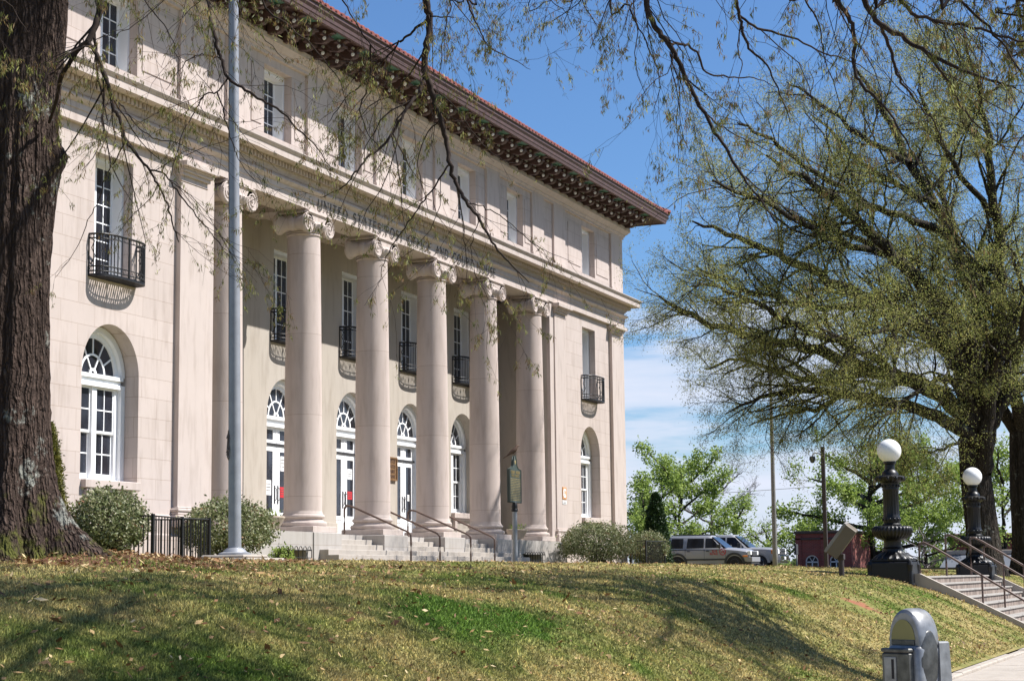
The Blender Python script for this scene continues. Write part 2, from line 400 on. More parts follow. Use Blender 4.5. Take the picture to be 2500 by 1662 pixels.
# base course of the wings
for xa,xb in ((X0,39.9),(65.0,X1)):
    mb=MB();sweep(mb,[(xa,-.36),(xb,-.36)] if xb<50 else [(xa,-.36),(X1,-.36),(X1,13)],[(-.1,-.1),(0.03,-.1),(.03,1.1),(0,1.14),(0,1.5),(-.02,1.58),(-.06,1.6)])
    mb.build('base_course','ashlar',bld)
mb=MB()
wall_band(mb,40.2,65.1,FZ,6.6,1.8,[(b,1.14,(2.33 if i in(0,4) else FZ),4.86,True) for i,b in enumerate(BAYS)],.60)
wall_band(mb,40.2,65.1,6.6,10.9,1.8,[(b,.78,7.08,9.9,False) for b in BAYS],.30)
mb.box(64.98,65.27,-.28,1.8,FZ,10.6);mb.box(40.03,40.32,-.28,1.8,FZ,10.6)
mb.cbox(40.3,46.98,1.74,1.8,FZ,1.75);
for a,b in ((46.98,47.0),(49.33,51.46),(53.78,55.92),(58.24,65.0)): mb.cbox(a,b,1.74,1.8,FZ,1.75) if b-a>.1 else None
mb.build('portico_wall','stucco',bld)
# ceiling with beams and mouldings
mb=MB()
mb.box(40.1,65.2,.44,1.8,10.86,10.95)
for x in COLX:
    mb.box(x-.42,x+.42,.45,1.79,10.58,10.86)
    for k,(w,z) in enumerate(((.50,10.72),(.57,10.79))): mb.box(x-w,x+w,.45,1.79,z,10.865-.001*k)
for k,(w,z) in enumerate(((.52,10.70),(.60,10.78))): mb.box(40.3,65,.44,w,z,10.863-.001*k);mb.box(40.3,65,1.8-(w-.44),1.799,z,10.862-.001*k)
mb.build('portico_ceiling','stone',bld)
# entablature
PATH=[(X0,13),(X0,-.45),(X1,-.45),(X1,13)]
mb=MB()
sweep(mb,PATH,[(-.25,10.53),(0,10.53),(0,10.82),(.025,10.83),(.025,10.97),(.07,10.99),(.12,11.03),(.15,11.05),(.15,11.09),(.0,11.10),(0,11.20),(.03,11.21),(.06,11.26),(.10,11.30),(.10,11.33),(.12,11.34),(.12,11.49),(.16,11.50),(.52,11.51),(.52,11.49),(.56,11.49),(.56,11.67),(.59,11.68),(.59,11.70),(.61,11.71),(.64,11.75),(.64,11.78),(.2,11.88),(.16,12.0),(.06,12.02)])
mb.box(40.2,65.2,-.44,.45,10.532,10.6);mb.box(40.2,65.2,.3,.449,10.6,11.0)
mb.build('entablature','stone',bld)
mb=MB();x=X0-.16;pts=[(x,-.55)]
while x<X1+.2: pts+=[(x,-.562),(x,-.69),(x+.095,-.69),(x+.095,-.562)];x+=.172
pts+=[(x,-.562),(x,-.55)]
mb.prism(pts,'z',11.345,11.488);mb.build('dentil_course','stone',bld)
mb=MB();y=-.45-.1;pts=[(X1+.1,y)]
while y<9: pts+=[(X1+.112,y),(X1+.24,y),(X1+.24,y+.095),(X1+.112,y+.095)];y+=.172
pts+=[(X1+.1,y)]
mb.prism(pts,'z',11.345,11.488);mb.build('dentil_course','stone',bld)
# attic storey
ATW=[WL+.03]+[b+.05 for b in BAYS]+[WR]
ATY=-.35
mb=MB()
wall_band(mb,X0+.1,X1+.02,11.85,14.6,ATY,[(c,.78,12.25,14.22,False) for c in ATW],.40)
mb.poly([(X1+.02,ATY,11.85),(X1+.02,13,11.85),(X1+.02,13,14.6),(X1+.02,ATY,14.6)])
mb.poly([(X0+.1,ATY,11.85),(X0+.1,13,11.85),(X0+.1,13,14.6),(X0+.1,ATY,14.6)])
mb.build('attic_wall','ashlar',bld)
AS=[(x-.6,x+.6) for x in COLX]+[(65.5,66.75),(38.6,39.85),(72.4,73.5),(31.95,33.05)]
for a,b in AS:
    mb=MB();mb.cbox(a,b,ATY-.09,ATY-.001,12.02,14.5,.008);mb.cbox(a-.03,b+.03,ATY-.12,ATY-.002,12.02,12.2,.01)
    mb.build('attic_pilaster','stone',bld)
mb=MB();mb.box(73.45,X1+.05,ATY-.05,ATY-.001,12.02,14.5);mb.build('attic_pilaster','stone',bld)
def pan(a,b): m=MB();m.cbox(a,b,ATY-.025,ATY-.001,12.45,14.1,.008);m.build('attic_panel','ashlar',bld)
for c in ATW:
    for s in (-1,1):
        if c in(ATW[0],ATW[-1]): a,b=sorted((c+s*.98,c+s*2.45))
        else: a,b=sorted((c+s*.95,c+s*1.5))
        pan(a,b)
mb=MB();PA=[(X0+.1,13),(X0+.1,ATY),(X1+.02,ATY),(X1+.02,13)]
sweep(mb,PA,[(0,14.46),(.10,14.47),(.10,14.56),(.13,14.57),(.16,14.62),(.16,14.66),(.20,14.67),(.30,14.78),(.34,14.80),(.34,14.95),(0,14.98)])
mb.build('attic_cornice','stone',bld)

# roof, soffit, fascia, tiles, brackets
mb=MB()
def rect(o): return [(X0+.1-o,13+o),(X0+.1-o,ATY-o),(X1+.02+o,ATY-o),(X1+.02+o,13+o)]
e=rect(1.62);r0=[(x,y,15.72) for x,y in e];yr=(ATY+13)/2;rg=[(e[0][0]+8.3,yr,19.0),(e[2][0]-8.3,yr,19.0)]
mb.poly([r0[1],r0[2],rg[1],rg[0]]);mb.poly([r0[2],r0[3],rg[1]]);mb.poly([r0[3],r0[0],rg[0],rg[1]]);mb.poly([r0[0],r0[1],rg[0]])
roof=mb.build('roof','terracotta',bld)
mb=MB();sl=(19.0-15.72)/(yr-e[1][1])
def barrel(p,d,n,L,r=.105):
    "half round tile run starting at p, horizontal direction d, side n"
    vs=[];k=6
    for s in (0,.02,L):
        q=Vector(p)+Vector(d)*s+Vector((0,0,s*sl))
        rr=r if s>0 else r*.93
        for j in range(k+1):
            a=PI*j/k;vs.append(tuple(q+Vector(n)*(rr*math.cos(a))+Vector((0,0,rr*1.15*math.sin(a)))))
    m=k+1
    mb.add(vs,[(i*m+j,i*m+j+1,(i+1)*m+j+1,(i+1)*m+j) for i in range(2) for j in range(k)]+[tuple(range(m))])
x=e[1][0]+.1
while x<e[2][0]: barrel((x,e[1][1]-.10,15.735),(0,1,0),(1,0,0),min(5,max(.4,min(x-e[1][0],e[2][0]-x))));x+=.315
y=e[1][1]+.1
while y<12: barrel((e[2][0]+.10,y,15.735),(-1,0,0),(0,1,0),min(5,max(.4,min(y-e[1][1],9))));y+=.315
ht=MB();pts=[(e[2][0]+.1,e[2][1]-.1,15.82),tuple((Vector(rg[1])+Vector((0,0,.1))))];mb.tube(pts,.13,8)
mb.build('roof_tiles','terracotta',roof)
mb=MB()
sweep(mb,PA,[(.30,14.93),(.3,15.62),(1.50,15.34),(1.50,15.31),(1.585,15.31),(1.60,15.40),(1.62,15.43),(1.63,15.52),(1.68,15.60),(1.68,15.68),(1.73,15.71),(1.73,15.73),(1.55,15.735)])
mb.build('eave_fascia','brown',roof)
for xx in np.arange(X0+.5,X1,.89*2): mb=MB();mb.box(xx+.13,xx+.75,ATY-1.46,ATY-1.05,15.33,15.345);mb.build('soffit_panel','green',roof)
BP=[(.33,14.90),(.62,14.88),(.74,14.92),(.80,15.02),(.78,15.08),(.92,15.06),(1.10,15.02),(1.24,15.06),(1.31,15.16),(1.30,15.24),(1.36,15.28),(1.47,15.28),(1.47,15.36),(.33,15.60)]
def bracket(side,p):
    m=MB();w=.085;st=len(m.v)
    m.prism([(-o,z) for o,z in BP],'x',-w,w)
    for dy,z,r in ((.67,15.015,.062),(.67,15.19,.062),(1.19,15.15,.06),(1.19,15.325,.055)):
        for s in (-1,1):
            m.mi=0
            v0=len(m.v);k=14
            vs=[(s*(w+t),-dy+rr*math.cos(2*PI*j/k),z+rr*math.sin(2*PI*j/k)) for t,rr in ((0,r+.03),(.03,r+.025)) for j in range(k)]
            m.add(vs,[(j,(j+1)%k,k+(j+1)%k,k+j) for j in range(k)]+[tuple(range(k,2*k))])
            m.mi=1
            vs=[(s*(w+t),-dy+rr*math.cos(2*PI*j/k),z+rr*math.sin(2*PI*j/k)) for t,rr in ((.03,r),(.05,r*.7)) for j in range(k)]
            m.add(vs,[(j,(j+1)%k,k+(j+1)%k,k+j) for j in range(k)]+[tuple(range(k,2*k))]);m.mi=0
    # horizontal beam along the row
    m.box(-.36,.36,-.72,-.62,15.06,15.13);m.box(-.36,.36,-1.24,-1.14,15.2,15.26)
    return m
b0=None
for i in range(49):
    x=67.41-.885*(i-7)
    if x<X0-.3: break
    if b0 is None: b0=bracket(0,0).build('eave_bracket',['brown','white'],roof,False);b0.location=Vector((x,ATY,0));
    else:
        o=b0.copy();C.objects.link(o);o.parent=roof;o.location=Vector((x,ATY,0))
L=abs_loc(bld)
b0.data.transform(Matrix.Translation(L))  # mesh was shifted by the parent location
for o in list(roof.children):
    if o.name.startswith('eave_bracket'): o.location=o.location-L
for j in range(13):
    o=b0.copy();C.objects.link(o);o.parent=roof;o.rotation_euler=(0,0,PI/2);o.location=Vector((X1+.02,ATY+.15+.885*j,0))-L

# pilasters
def pilaster(xa,xb,step=None):
    m=MB();m.cbox(xa,xb,-.45,-.25,FZ,10.53,.006)
    for z0,z1,o in ((10.02,10.05,.02),(10.17,10.26,.07),(10.26,10.33,.13),(10.33,10.37,.17),(10.37,10.51,.26)): m.cbox(xa-o*.6,xb+o*.6,-.45-o,-.3+.001*o,z0,z1,.01)
    for z0,z1,o in ((FZ-.002,1.48,.12),(1.48,1.60,.11),(1.60,1.68,.06),(1.68,1.77,.08),(1.77,1.81,.04)): m.cbox(xa-o,xb+o,-.45-o,-.29+.001*o,z0,z1,.025)
    return m.build('pilaster','stone',bld)
pilaster(38.68,39.92);pilaster(65.38,66.6)
pilaster(X0-.02,33.0);pilaster(72.25,73.42)
for a,b in ((39.92,40.34),(64.96,65.38),(73.42,X1)): mb=MB();mb.cbox(a,b,-.40,-.26,FZ,10.53,.005);mb.build('anta','stone',bld)
# podium and steps
PY=-.78
mb=MB();cut=((42.95,44.75),(60.98,62.8))
for a,b in ((39.9,42.95),(44.75,45.1),(60.15,60.98),(62.8,65.5)): mb.box(a,b,PY,1.8,-.1,FZ)
for a,b in cut: mb.box(a,b,PY,1.8,.80,FZ)
for a,b in cut: mb.mi=1;mb.box(a+.01,b-.01,PY+.5,1.79,-.2,.795);mb.mi=0
mb.box(45.1,60.15,-.07,1.8,-.1,FZ-.002)
mb.build('podium',['pale','dark'],bld)
for x in COLX[1:5]:
    m=MB();m.cbox(x-.83,x+.83,PY-.03,-.0,.0,FZ,.02);m.build('pedestal','pale',bld)
sf=[(-.42,1.14),(-.77,.98),(-1.09,.82),(-1.42,.67),(-1.75,.52)]
mb=MB()
for i,(y,z) in enumerate(sf):
    xa,xb=(45.45,60.0) if i>=2 else (46.79,58.5)
    if i>=2: xa-=.006*(i-2);xb+=.006*(i-2)
    y1=-.07 if i<2 else -.6
    mb.cbox(xa,xb,y,.2 if i<2 else -.5,-.1,z,.012)
mb.build('front_steps','step',bld)

# columns
def volute_spiral(m,cx,y,cz,s,R=.285,ys=-1):
    pts=[]
    for i in range(46):
        t=i/45;a=PI/2-s*t*2*PI*2.3;r=R*(1-t)**1.0*.93+.035
        pts.append((cx+r*math.cos(a),y,cz+r*math.sin(a)))
    m.tube(pts,[.028*(1-.5*i/45) for i in range(46)],6)
def column(x,parent):
    c=empty('column');c.parent=parent;c.location=Vector((x,0,0))-abs_loc(parent)
    def B(m,n,mat,**k):
        o=m.build(n,mat,None,**k);o.parent=c;o.data.transform(Matrix.Translation((0,0,0)));return o
    m=MB();m.cbox(-.71,.71,-.71,.71,FZ,1.475,.012)
    pr=[(.60,1.475),(.665,1.485),(.69,1.53),(.685,1.58),(.65,1.615),(.60,1.62),(.60,1.64),(.565,1.665),(.56,1.69),(.585,1.705),(.615,1.715),(.63,1.75),(.62,1.79),(.59,1.81),(.575,1.815),(.575,1.84),(.555,1.87),(.547,1.92)]
    m.lathe(0,0,pr,48);B(m,'base','stone',smooth=True,auto=35)
    m=MB();pr=[];n=18
    for i in range(n+1):
        t=i/n;z=1.92+(9.82-1.92)*t;r=.547-.075*(t**1.7)
        pr.append((r,z))
    m.lathe(0,0,pr,56);pr=[(.472,9.82),(.50,9.83),(.505,9.86),(.48,9.885),(.465,9.89),(.465,10.3)];m.lathe(0,0,pr,48)
    B(m,'shaft','drum',smooth=True,auto=40)
    m=MB();VX,VZ,R=.62,10.13,.29
    m.lathe(0,0,[(.47,9.93),(.50,9.94),(.50,9.97),(.52,9.98),(.60,10.06),(.62,10.14),(.56,10.22)],72,flute=(3,5,24,.045))
    m.lathe(0,0,[(.49,9.90),(.515,9.915),(.49,9.93)],48,flute=(1,1,24,.02))
    for s in (-1,1):
        prof=[]
        st=len(m.v)
        pr=[(.03,-.50),(R,-.50),(R+.005,-.44),(R-.02,-.42),(.20,-.26),(.17,-.10),(.20,-.06),(.20,.06),(.17,.10),(.20,.26),(R-.02,.42),(R+.005,.44),(R,.50),(.03,.50)]
        m.lathe(0,0,pr,28)
        for i in range(st,len(m.v)):
            a,b,z=m.v[i];m.v[i]=(s*VX+a,z,VZ+b)
        for ys in (-1,1):
            volute_spiral(m,s*VX,ys*.505,VZ,s);m.sphere((s*VX,ys*.505,VZ),.05,10,(1,.6,1),6)
    # canalis: sagging band between the volutes
    top=10.425
    for ys in (-1,1):
        pts=[(-VX,top)]+[(-VX+2*VX*i/12,10.24-.07*math.sin(PI*i/12)) for i in range(13)]+[(VX,top)]
        a,b=sorted((ys*.45,ys*.50));m.prism(pts,'y',a,b)
        m.tube([(-VX+2*VX*i/12,ys*.505,10.24-.07*math.sin(PI*i/12)) for i in range(13)],.02,6)
        m.tube([(-VX,ys*.505,top-.02),(VX,ys*.505,top-.02)],.02,6)
    m.cbox(-.6,.6,-.46,.46,10.24,10.40,.01)
    m.cbox(-.70,.70,-.55,.55,10.42,10.47,.012);m.cbox(-.66,.66,-.51,.51,10.47,10.528,.01)
    B(m,'capital','stone',smooth=True,auto=32);return c
col0=column(COLX[0],bld)
for x in COLX[1:]: copy_tree(col0,bld,Vector((x,0,0))-L)

# inscription in roman capitals: raised strokes, dark colour stands for shade in cuts
def arcp(cx,cy,rx,ry,a0,a1,n=10): return [(cx+rx*math.cos(math.radians(a0+(a1-a0)*i/n)),cy+ry*math.sin(math.radians(a0+(a1-a0)*i/n))) for i in range(n+1)]
TK,TN=.15,.07
GL={'U':(.8,[([(.12,1),(.12,.35)]+arcp(.4,.32,.28,.32,180,360)[1:]+[(.68,1)],TK)]),
'N':(.85,[([(.12,0),(.12,1)],TN),([(.12,1),(.73,0)],TK),([(.73,0),(.73,1)],TN)]),
'I':(.3,[([(.15,0),(.15,1)],TK)]),'T':(.75,[([(.37,0),(.37,1)],TK),([(.03,.97),(.71,.97)],TN)]),
'E':(.65,[([(.12,0),(.12,1)],TK),([(.12,.97),(.58,.97)],TN),([(.12,.52),(.5,.52)],TN),([(.12,.03),(.6,.03)],TN)]),
'D':(.85,[([(.12,0),(.12,1)],TK),([(.12,.97)]+arcp(.3,.5,.45,.47,90,-90)+[(.12,.03)],TK*.8)]),
'S':(.6,[(arcp(.3,.75,.21,.22,20,270,9)+arcp(.3,.27,.23,.25,90,-160,9)[1:],TK*.85)]),
'A':(.8,[([(.02,0),(.4,1)],TN),([(.4,1),(.78,0)],TK),([(.17,.35),(.62,.35)],TN)]),
'P':(.65,[([(.12,0),(.12,1)],TK),([(.12,.97)]+arcp(.3,.72,.25,.25,90,-90)+[(.12,.47)],TK*.75)]),
'O':(.9,[(arcp(.45,.5,.37,.48,0,360,22),TK*.85)]),
'F':(.6,[([(.12,0),(.12,1)],TK),([(.12,.97),(.57,.97)],TN),([(.12,.52),(.5,.52)],TN)]),
'C':(.8,[(arcp(.45,.5,.36,.48,45,315,16),TK*.85)]),
'R':(.72,[([(.12,0),(.12,1)],TK),([(.12,.97)]+arcp(.3,.74,.24,.23,90,-90)+[(.12,.51)],TK*.75),([(.35,.5),(.7,0)],TK*.9)]),
'H':(.85,[([(.14,0),(.14,1)],TK),([(.7,0),(.7,1)],TK),([(.14,.5),(.7,.5)],TN)]),
'M':(1.,[([(.1,0),(.14,1)],TN),([(.14,1),(.5,.1)],TK),([(.5,.1),(.86,1)],TN),([(.86,1),(.9,0)],TK)]),
'L':(.6,[([(.12,0),(.12,1)],TK),([(.12,.03),(.58,.03)],TN)]),'Y':(.75,[([(.03,1),(.37,.5)],TK),([(.37,.5),(.71,1)],TN),([(.37,.5),(.37,0)],TK)]),
'K':(.72,[([(.12,0),(.12,1)],TK),([(.12,.45),(.65,1)],TN),([(.25,.58),(.7,0)],TK)]),'G':(.8,[(arcp(.45,.5,.36,.48,45,330,16)+[(.76,.45),(.55,.45)],TK*.85)]),
'B':(.68,[([(.12,0),(.12,1)],TK),([(.12,.97)]+arcp(.28,.75,.22,.22,90,-90)+[(.12,.53)],TK*.7),([(.12,.5)]+arcp(.3,.27,.26,.24,90,-90)+[(.12,.03)],TK*.7)]),
'W':(1.1,[([(.03,1),(.3,0)],TK),([(.3,0),(.55,.9)],TN),([(.55,.9),(.8,0)],TK),([(.8,0),(1.07,1)],TN)]),
' ':(.55,[])}
def text(mb,s,org,ux,uz,h,nrm,gap=.16,th=.006,fit=None,bold=1.):
    ux=Vector(ux);uz=Vector(uz);nr=Vector(nrm);o=Vector(org)
    tot=sum(GL[c][0]+gap for c in s)-gap
    sx=h if fit is None else fit/tot
    x=0
    for ch in s:
        w,st=GL[ch]
        for pts,wd in st:
            segs=list(zip(pts,pts[1:]))
            if len(pts)==2 and abs(pts[0][0]-pts[1][0])<.05:   # serifs on stems
                segs+=[]
                for (px,pz) in pts: segs.append(((px-.11,pz-.02 if pz>.5 else pz+.02),(px+.11,pz-.02 if pz>.5 else pz+.02),'s'))
            for sg in segs:
                w_=(TN*.9 if len(sg)==3 else wd)*bold
                a=Vector(((x+sg[0][0])*sx,sg[0][1]*h));b=Vector(((x+sg[1][0])*sx,sg[1][1]*h))
                d=(b-a);l=d.length
                if l<1e-6: continue
                d/=l;n=Vector((-d.y,d.x))*w_*h/2;a=a-d*.01*h;b=b+d*.01*h
                q=[a+n,b+n,b-n,a-n];vs=[tuple(o+ux*p.x+uz*p.y+nr*t) for t in (.0,th) for p in q]
                mb.add(vs,[(0,1,2,3),(7,6,5,4),(0,4,5,1),(1,5,6,2),(2,6,7,3),(3,7,4,0)])
        x+=w+gap
    return mb
mb=MB();text(mb,'UNITED STATES POST OFFICE AND COURT HOUSE',(45.9,-.477,10.62),(1,0,0),(0,0,1),.30,(0,-1,0),fit=13.5,bold=1.15)
mb.build('inscription','letter',bld)

# windows -----------------------------------------------------------
def sash(m,x0,x1,z0,z1,y,nx,nz,st=.05,mu=.03,bot=.09):
    "frame members of a sash; returns glass rect"
    m.box(x0,x0+st,y,y+.04,z0,z1);m.box(x1-st,x1,y,y+.04,z0,z1)
    m.box(x0+st,x1-st,y,y+.04,z1-st,z1);m.box(x0+st,x1-st,y,y+.04,z0,z0+bot)
    gx0,gx1,gz0,gz1=x0+st,x1-st,z0+bot,z1-st
    for i in range(1,nx): c=gx0+(gx1-gx0)*i/nx;m.box(c-mu/2,c+mu/2,y+.004,y+.036,gz0,gz1)
    for i in range(1,nz): c=gz0+(gz1-gz0)*i/nz;m.box(gx0,gx1,y+.006,y+.034,c-mu/2,c+mu/2)
    return (gx0,gx1,gz0,gz1)
def fanlight(m,g,cx,cz,y,R=.86,Ro=1.14):
    ring(m,cx,cz,R,R+.13,y,y+.10);ring(m,cx,cz,R+.13,Ro,y-.10,y+.08)
    ring(m,cx,cz,.45,.50,y+.03,y+.07,n=18);ring(m,cx,cz,.09,.15,y+.02,y+.07,n=10)
    for a in (30,60,90,120,150):
        t=math.radians(a);c,s=math.cos(t),math.sin(t);n=(-s*.02,c*.02)
        q=[(cx+c*.49+n[0],cz+s*.49+n[1]),(cx+c*.49-n[0],cz+s*.49-n[1]),(cx+c*R-n[0],cz+s*R-n[1]),(cx+c*R+n[0],cz+s*R+n[1])]
        m.prism(q,'y',y+.03,y+.065)
    for a in (60,120):
        t=math.radians(a);c,s=math.cos(t),math.sin(t);n=(-s*.018,c*.018)
        q=[(cx+c*.14+n[0],cz+s*.14+n[1]),(cx+c*.14-n[0],cz+s*.14-n[1]),(cx+c*.46-n[0],cz+s*.46-n[1]),(cx+c*.46+n[0],cz+s*.46+n[1])]
        m.prism(q,'y',y+.03,y+.065)
    A=[PI*i/20 for i in range(21)];g.poly([(cx+(R+.02)*math.cos(a),y+.05,cz+(R+.02)*math.sin(a)) for a in A])
def arched_window(cx,Y,parent):
    y=Y+.34;e_=empty('arched_window');e_.parent=parent;e_.location=Vector((cx,Y,2.33))-abs_loc(parent)
    y=.48;m=MB();g=MB();fanlight(m,g,0,2.53,y)
    m.box(-1.15,1.15,y-.10,y+.06,2.24,2.34);m.box(-1.02,1.02,y-.06,y+.07,2.34,2.50);m.box(-1.05,1.05,y-.12,y+.05,2.44,2.53)
    for s in (-1,1):
        a,b=sorted((s*.99,s*1.15));m.box(a,b,y-.10,y+.08,0,2.24)
        a,b=sorted((s*.86,s*.99));m.box(a,b,y,y+.10,0,2.24)
    m.box(-.09,.09,y-.03,y+.10,0,2.24);m.box(-1.0,1.0,y-.06,y+.1,-.0,.06)
    fr=m
    for s in (-1,1):
        x0,x1=sorted((s*.09,s*.86))
        for (z0,z1,yy,b) in ((1.15,2.24,y+.02,.06),(.06,1.18,y+.062,.13)):
            q=sash(fr,x0,x1,z0,z1,yy,2,2,bot=b);g.box(q[0],q[1],yy+.018,yy+.022,q[2],q[3])
    o=fr.build('frame','white');o.parent=e_;o=g.build('pane','glass');o.parent=e_
    # stone sill
    m=MB();m.cbox(-1.12,1.12,-.14,.5,-.20,-.001,.015);m.cbox(-.98,.98,-.08,.0,-.27,-.20,.01)
    for s in (-1,1): m.cbox(s*.92-.1,s*.92+.1,-.11,0,-.62,-.22,.03)
    o=m.build('sill','stone');o.parent=e_;return e_
aw=arched_window(WL,-.3,bld)
copy_tree(aw,bld,Vector((WR,-.3,2.33))-L);copy_tree(aw,bld,Vector((BAYS[0],1.8,2.33))-L);copy_tree(aw,bld,Vector((BAYS[4],1.8,2.33))-L)
def tall_window(parent,z0,z1,dep,nz,name='window',blind=False):
    e_=empty(name);e_.parent=parent;h=z1-z0;m=MB();g=MB();y=dep+.20
    for s in (-1,1):
        a,b=sorted((s*.70,s*.785));m.box(a,b,dep-.08,y+.1,0,h)
    m.box(-.70,.70,dep-.08,y+.1,h-.12,h)
    for s in (-1,1):
        a,b=sorted((s*.0,s*.70))
        q=sash(m,a,b,.02,h-.12,y,2,nz,st=.055,mu=.028,bot=.12);g.box(q[0],q[1],y+.018,y+.022,q[2],q[3])
    m.box(-.70,.70,dep-.05,y+.1,0,.02)
    o=m.build('frame','white');o.parent=e_;o=g.build('pane','glass');o.parent=e_;return e_
tw=tall_window(bld,7.08,10.05,.34,6);tw.location=Vector((WL,-.3,7.08))-L;copy_tree(tw,bld,Vector((WR,-.3,7.08))-L)
tp=tall_window(bld,7.08,9.9,.16,5);tp.location=Vector((BAYS[0],1.8,7.08))-L
for b in BAYS[1:]: copy_tree(tp,bld,Vector((b,1.8,7.08))-L)
ta=tall_window(bld,12.25,14.22,.32,4);ta.location=Vector((ATW[0],ATY,12.25))-L
for b in ATW[1:]: copy_tree(ta,bld,Vector((b,ATY,12.25))-L)

# doors
def door(parent):
    e_=empty('entrance_door');e_.parent=parent;m=MB();g=MB();y=.30
    fanlight(m,g,0,3.56,y)
    m.box(-1.14,1.14,y-.10,y+.06,3.24,3.34);m.box(-1.02,1.02,y-.05,y+.07,3.34,3.52);m.box(-1.05,1.05,y-.13,y+.05,3.46,3.56)
    for s in (-1,1):
        a,b=sorted((s*.98,s*1.14));m.box(a,b,y-.10,y+.08,0,3.24);a,b=sorted((s*.86,s*.98));m.box(a,b,y,y+.10,0,3.24)
        # transom panel with square light
        a,b=sorted((s*.02,s*.86))
        gx0,gx1=sorted((s*.20,s*.66))
        m.box(a,gx0,y+.02,y+.07,2.76,3.24);m.box(gx1,b,y+.02,y+.07,2.76,3.24);m.box(gx0,gx1,y+.02,y+.07,3.16,3.24);m.box(gx0,gx1,y+.02,y+.07,2.76,2.86)
        g.box(gx0,gx1,y+.045,y+.05,2.86,3.16)
    m.box(-.02,.02,y+.0,y+.07,2.76,3.24)
    o=m.build('frame','white');o.parent=e_
    o=g.build('pane','glass');o.parent=e_
    mm=MB();mm.box(-.86,.86,y-.02,y+.1,2.70,2.76);o=mm.build('lintel','blackplastic');o.parent=e_
    for s in (-1,1):
        m=MB();a,b=sorted((s*.012,s*.86));gx0,gx1=sorted((s*.21,s*.65))
        m.box(a,gx0,y+.02,y+.07,0.02,2.69);m.box(gx1,b,y+.02,y+.07,.02,2.69);m.box(gx0,gx1,y+.02,y+.07,2.52,2.69);m.box(gx0,gx1,y+.02,y+.07,.02,.14);m.box(gx0,gx1,y+.02,y+.07,.58,.70)
        m.box(gx0,gx1,y+.04,y+.06,.14,.58)
        lf=m.build('door_leaf','white');lf.parent=e_
        gg=MB();gg.box(gx0,gx1,y+.04,y+.05,.70,2.52);o=gg.build('pane','glass');o.parent=lf
        h=MB();hx=s*.10;h.box(hx-.03,hx+.03,y+.005,y+.02,.95,1.5);h.tube([(hx,y+.0,1.05),(hx,y-.05,1.08),(hx,y-.05,1.4),(hx,y,1.43)],.012,6);o=h.build('handle','blackplastic');o.parent=lf
    return e_
d0=door(bld);d0.location=Vector((BAYS[1],1.8,FZ))-L
for b in BAYS[2:4]: copy_tree(d0,bld,Vector((b,1.8,FZ))-L)
# balconies
def balcony(parent,a=.99,p=.47):
    e_=empty('balcony');e_.parent=parent
    def P(t,r=1.,z=0):
        q=PI*t;ex=.62;c,s=math.cos(q),math.sin(q)
        return (a*r*math.copysign(abs(c)**ex,c),-p*r*abs(s)**ex,z)
    m=MB();ts=[i/24 for i in range(25)]
    for q0,q1 in zip(ts,ts[1:]):
        A1=[P(q0,1.),P(q1,1.),P(q1,.90),P(q0,.90)];m.add([(x,y,z) for z in (.035,.09) for x,y,_ in A1],[(3,2,1,0),(4,5,6,7),(0,1,5,4),(2,3,7,6)])
    m.box(-a,a,-.05,0,0.035,.09);nb=int(a*2/.085)
    for i in range(1,nb):
        x=-a+2*a*i/nb;c=abs(x/a)**(1/.62);yy=-p*.9*(max(0,1-c*c))**(.31);m.box(x-.017,x+.017,yy,-.04,.03,.07)
    o=m.build('floor','iron');o.parent=e_
    m=MB()
    def rl(z,w,r=.985): m.tube([P(t,r,z) for t in ts],w,6)
    rl(1.03,.026);rl(.92,.012);rl(.15,.014);rl(.27,.012)
    n=22
    for i in range(n+1):
        x,y,_=P(i/n,.985);w=.009 if i%11 else .018;m.box(x-w,x+w,y-w,y+w,.09,1.03)
    for i in range(n):
        for z,r in ((.21,.05),(.975,.042)):
            c=Vector(P((i+.5)/n,.985,z));t=(Vector(P((i+.6)/n,.985))-Vector(P((i+.4)/n,.985))).normalized()
            m.tube([tuple(c+t*(r*math.cos(k*PI/4))+Vector((0,0,r*math.sin(k*PI/4)))) for k in range(9)],.008,4,False)
    for s in (-1,1):
        m.tube([(s*a*.98,-.02,.95),(s*a*.98,-.16,.85),(s*a*.98,-.08,.7),(s*a*.98,-.18,.5),(s*a*.98,-.05,.3)],.012,5)
    o=m.build('railing','iron');o.parent=e_;return e_
bw=balcony(bld);bw.location=Vector((WL-.01,-.3,7.0))-L;copy_tree(bw,bld,Vector((WR-.01,-.3,7.0))-L)
bp=balcony(bld,.97,.46);bp.location=Vector((BAYS[0],1.8,7.0))-L
for b in BAYS[1:]: copy_tree(bp,bld,Vector((b,1.8,7.0))-L)
# hooped window guards over the basement wells
def guard(xa,xb,z1):
    m=MB();n=8;y=PY-.10
    for i in range(n+1):
        x=xa+(xb-xa)*i/n
        m.tube([(x,y,.3),(x,y,z1)],.012,5)
        if i<n:
            w=(xb-xa)/n;m.tube([(x+.03+(w-.06)*k/8,y,z1+.0+.09*math.sin(PI*k/8)**.6) for k in range(9)],.012,5)
    for z in (z1-.02,.58): m.tube([(xa,y,z),(xb,y,z)],.011,5)
    for x in (xa,xb):
        for z in (z1,.58): m.tube([(x,y,z),(x,PY,z)],.011,5)
    m.build('window_guard','iron',bld)
guard(42.85,44.85,.80);guard(60.9,62.9,.80)

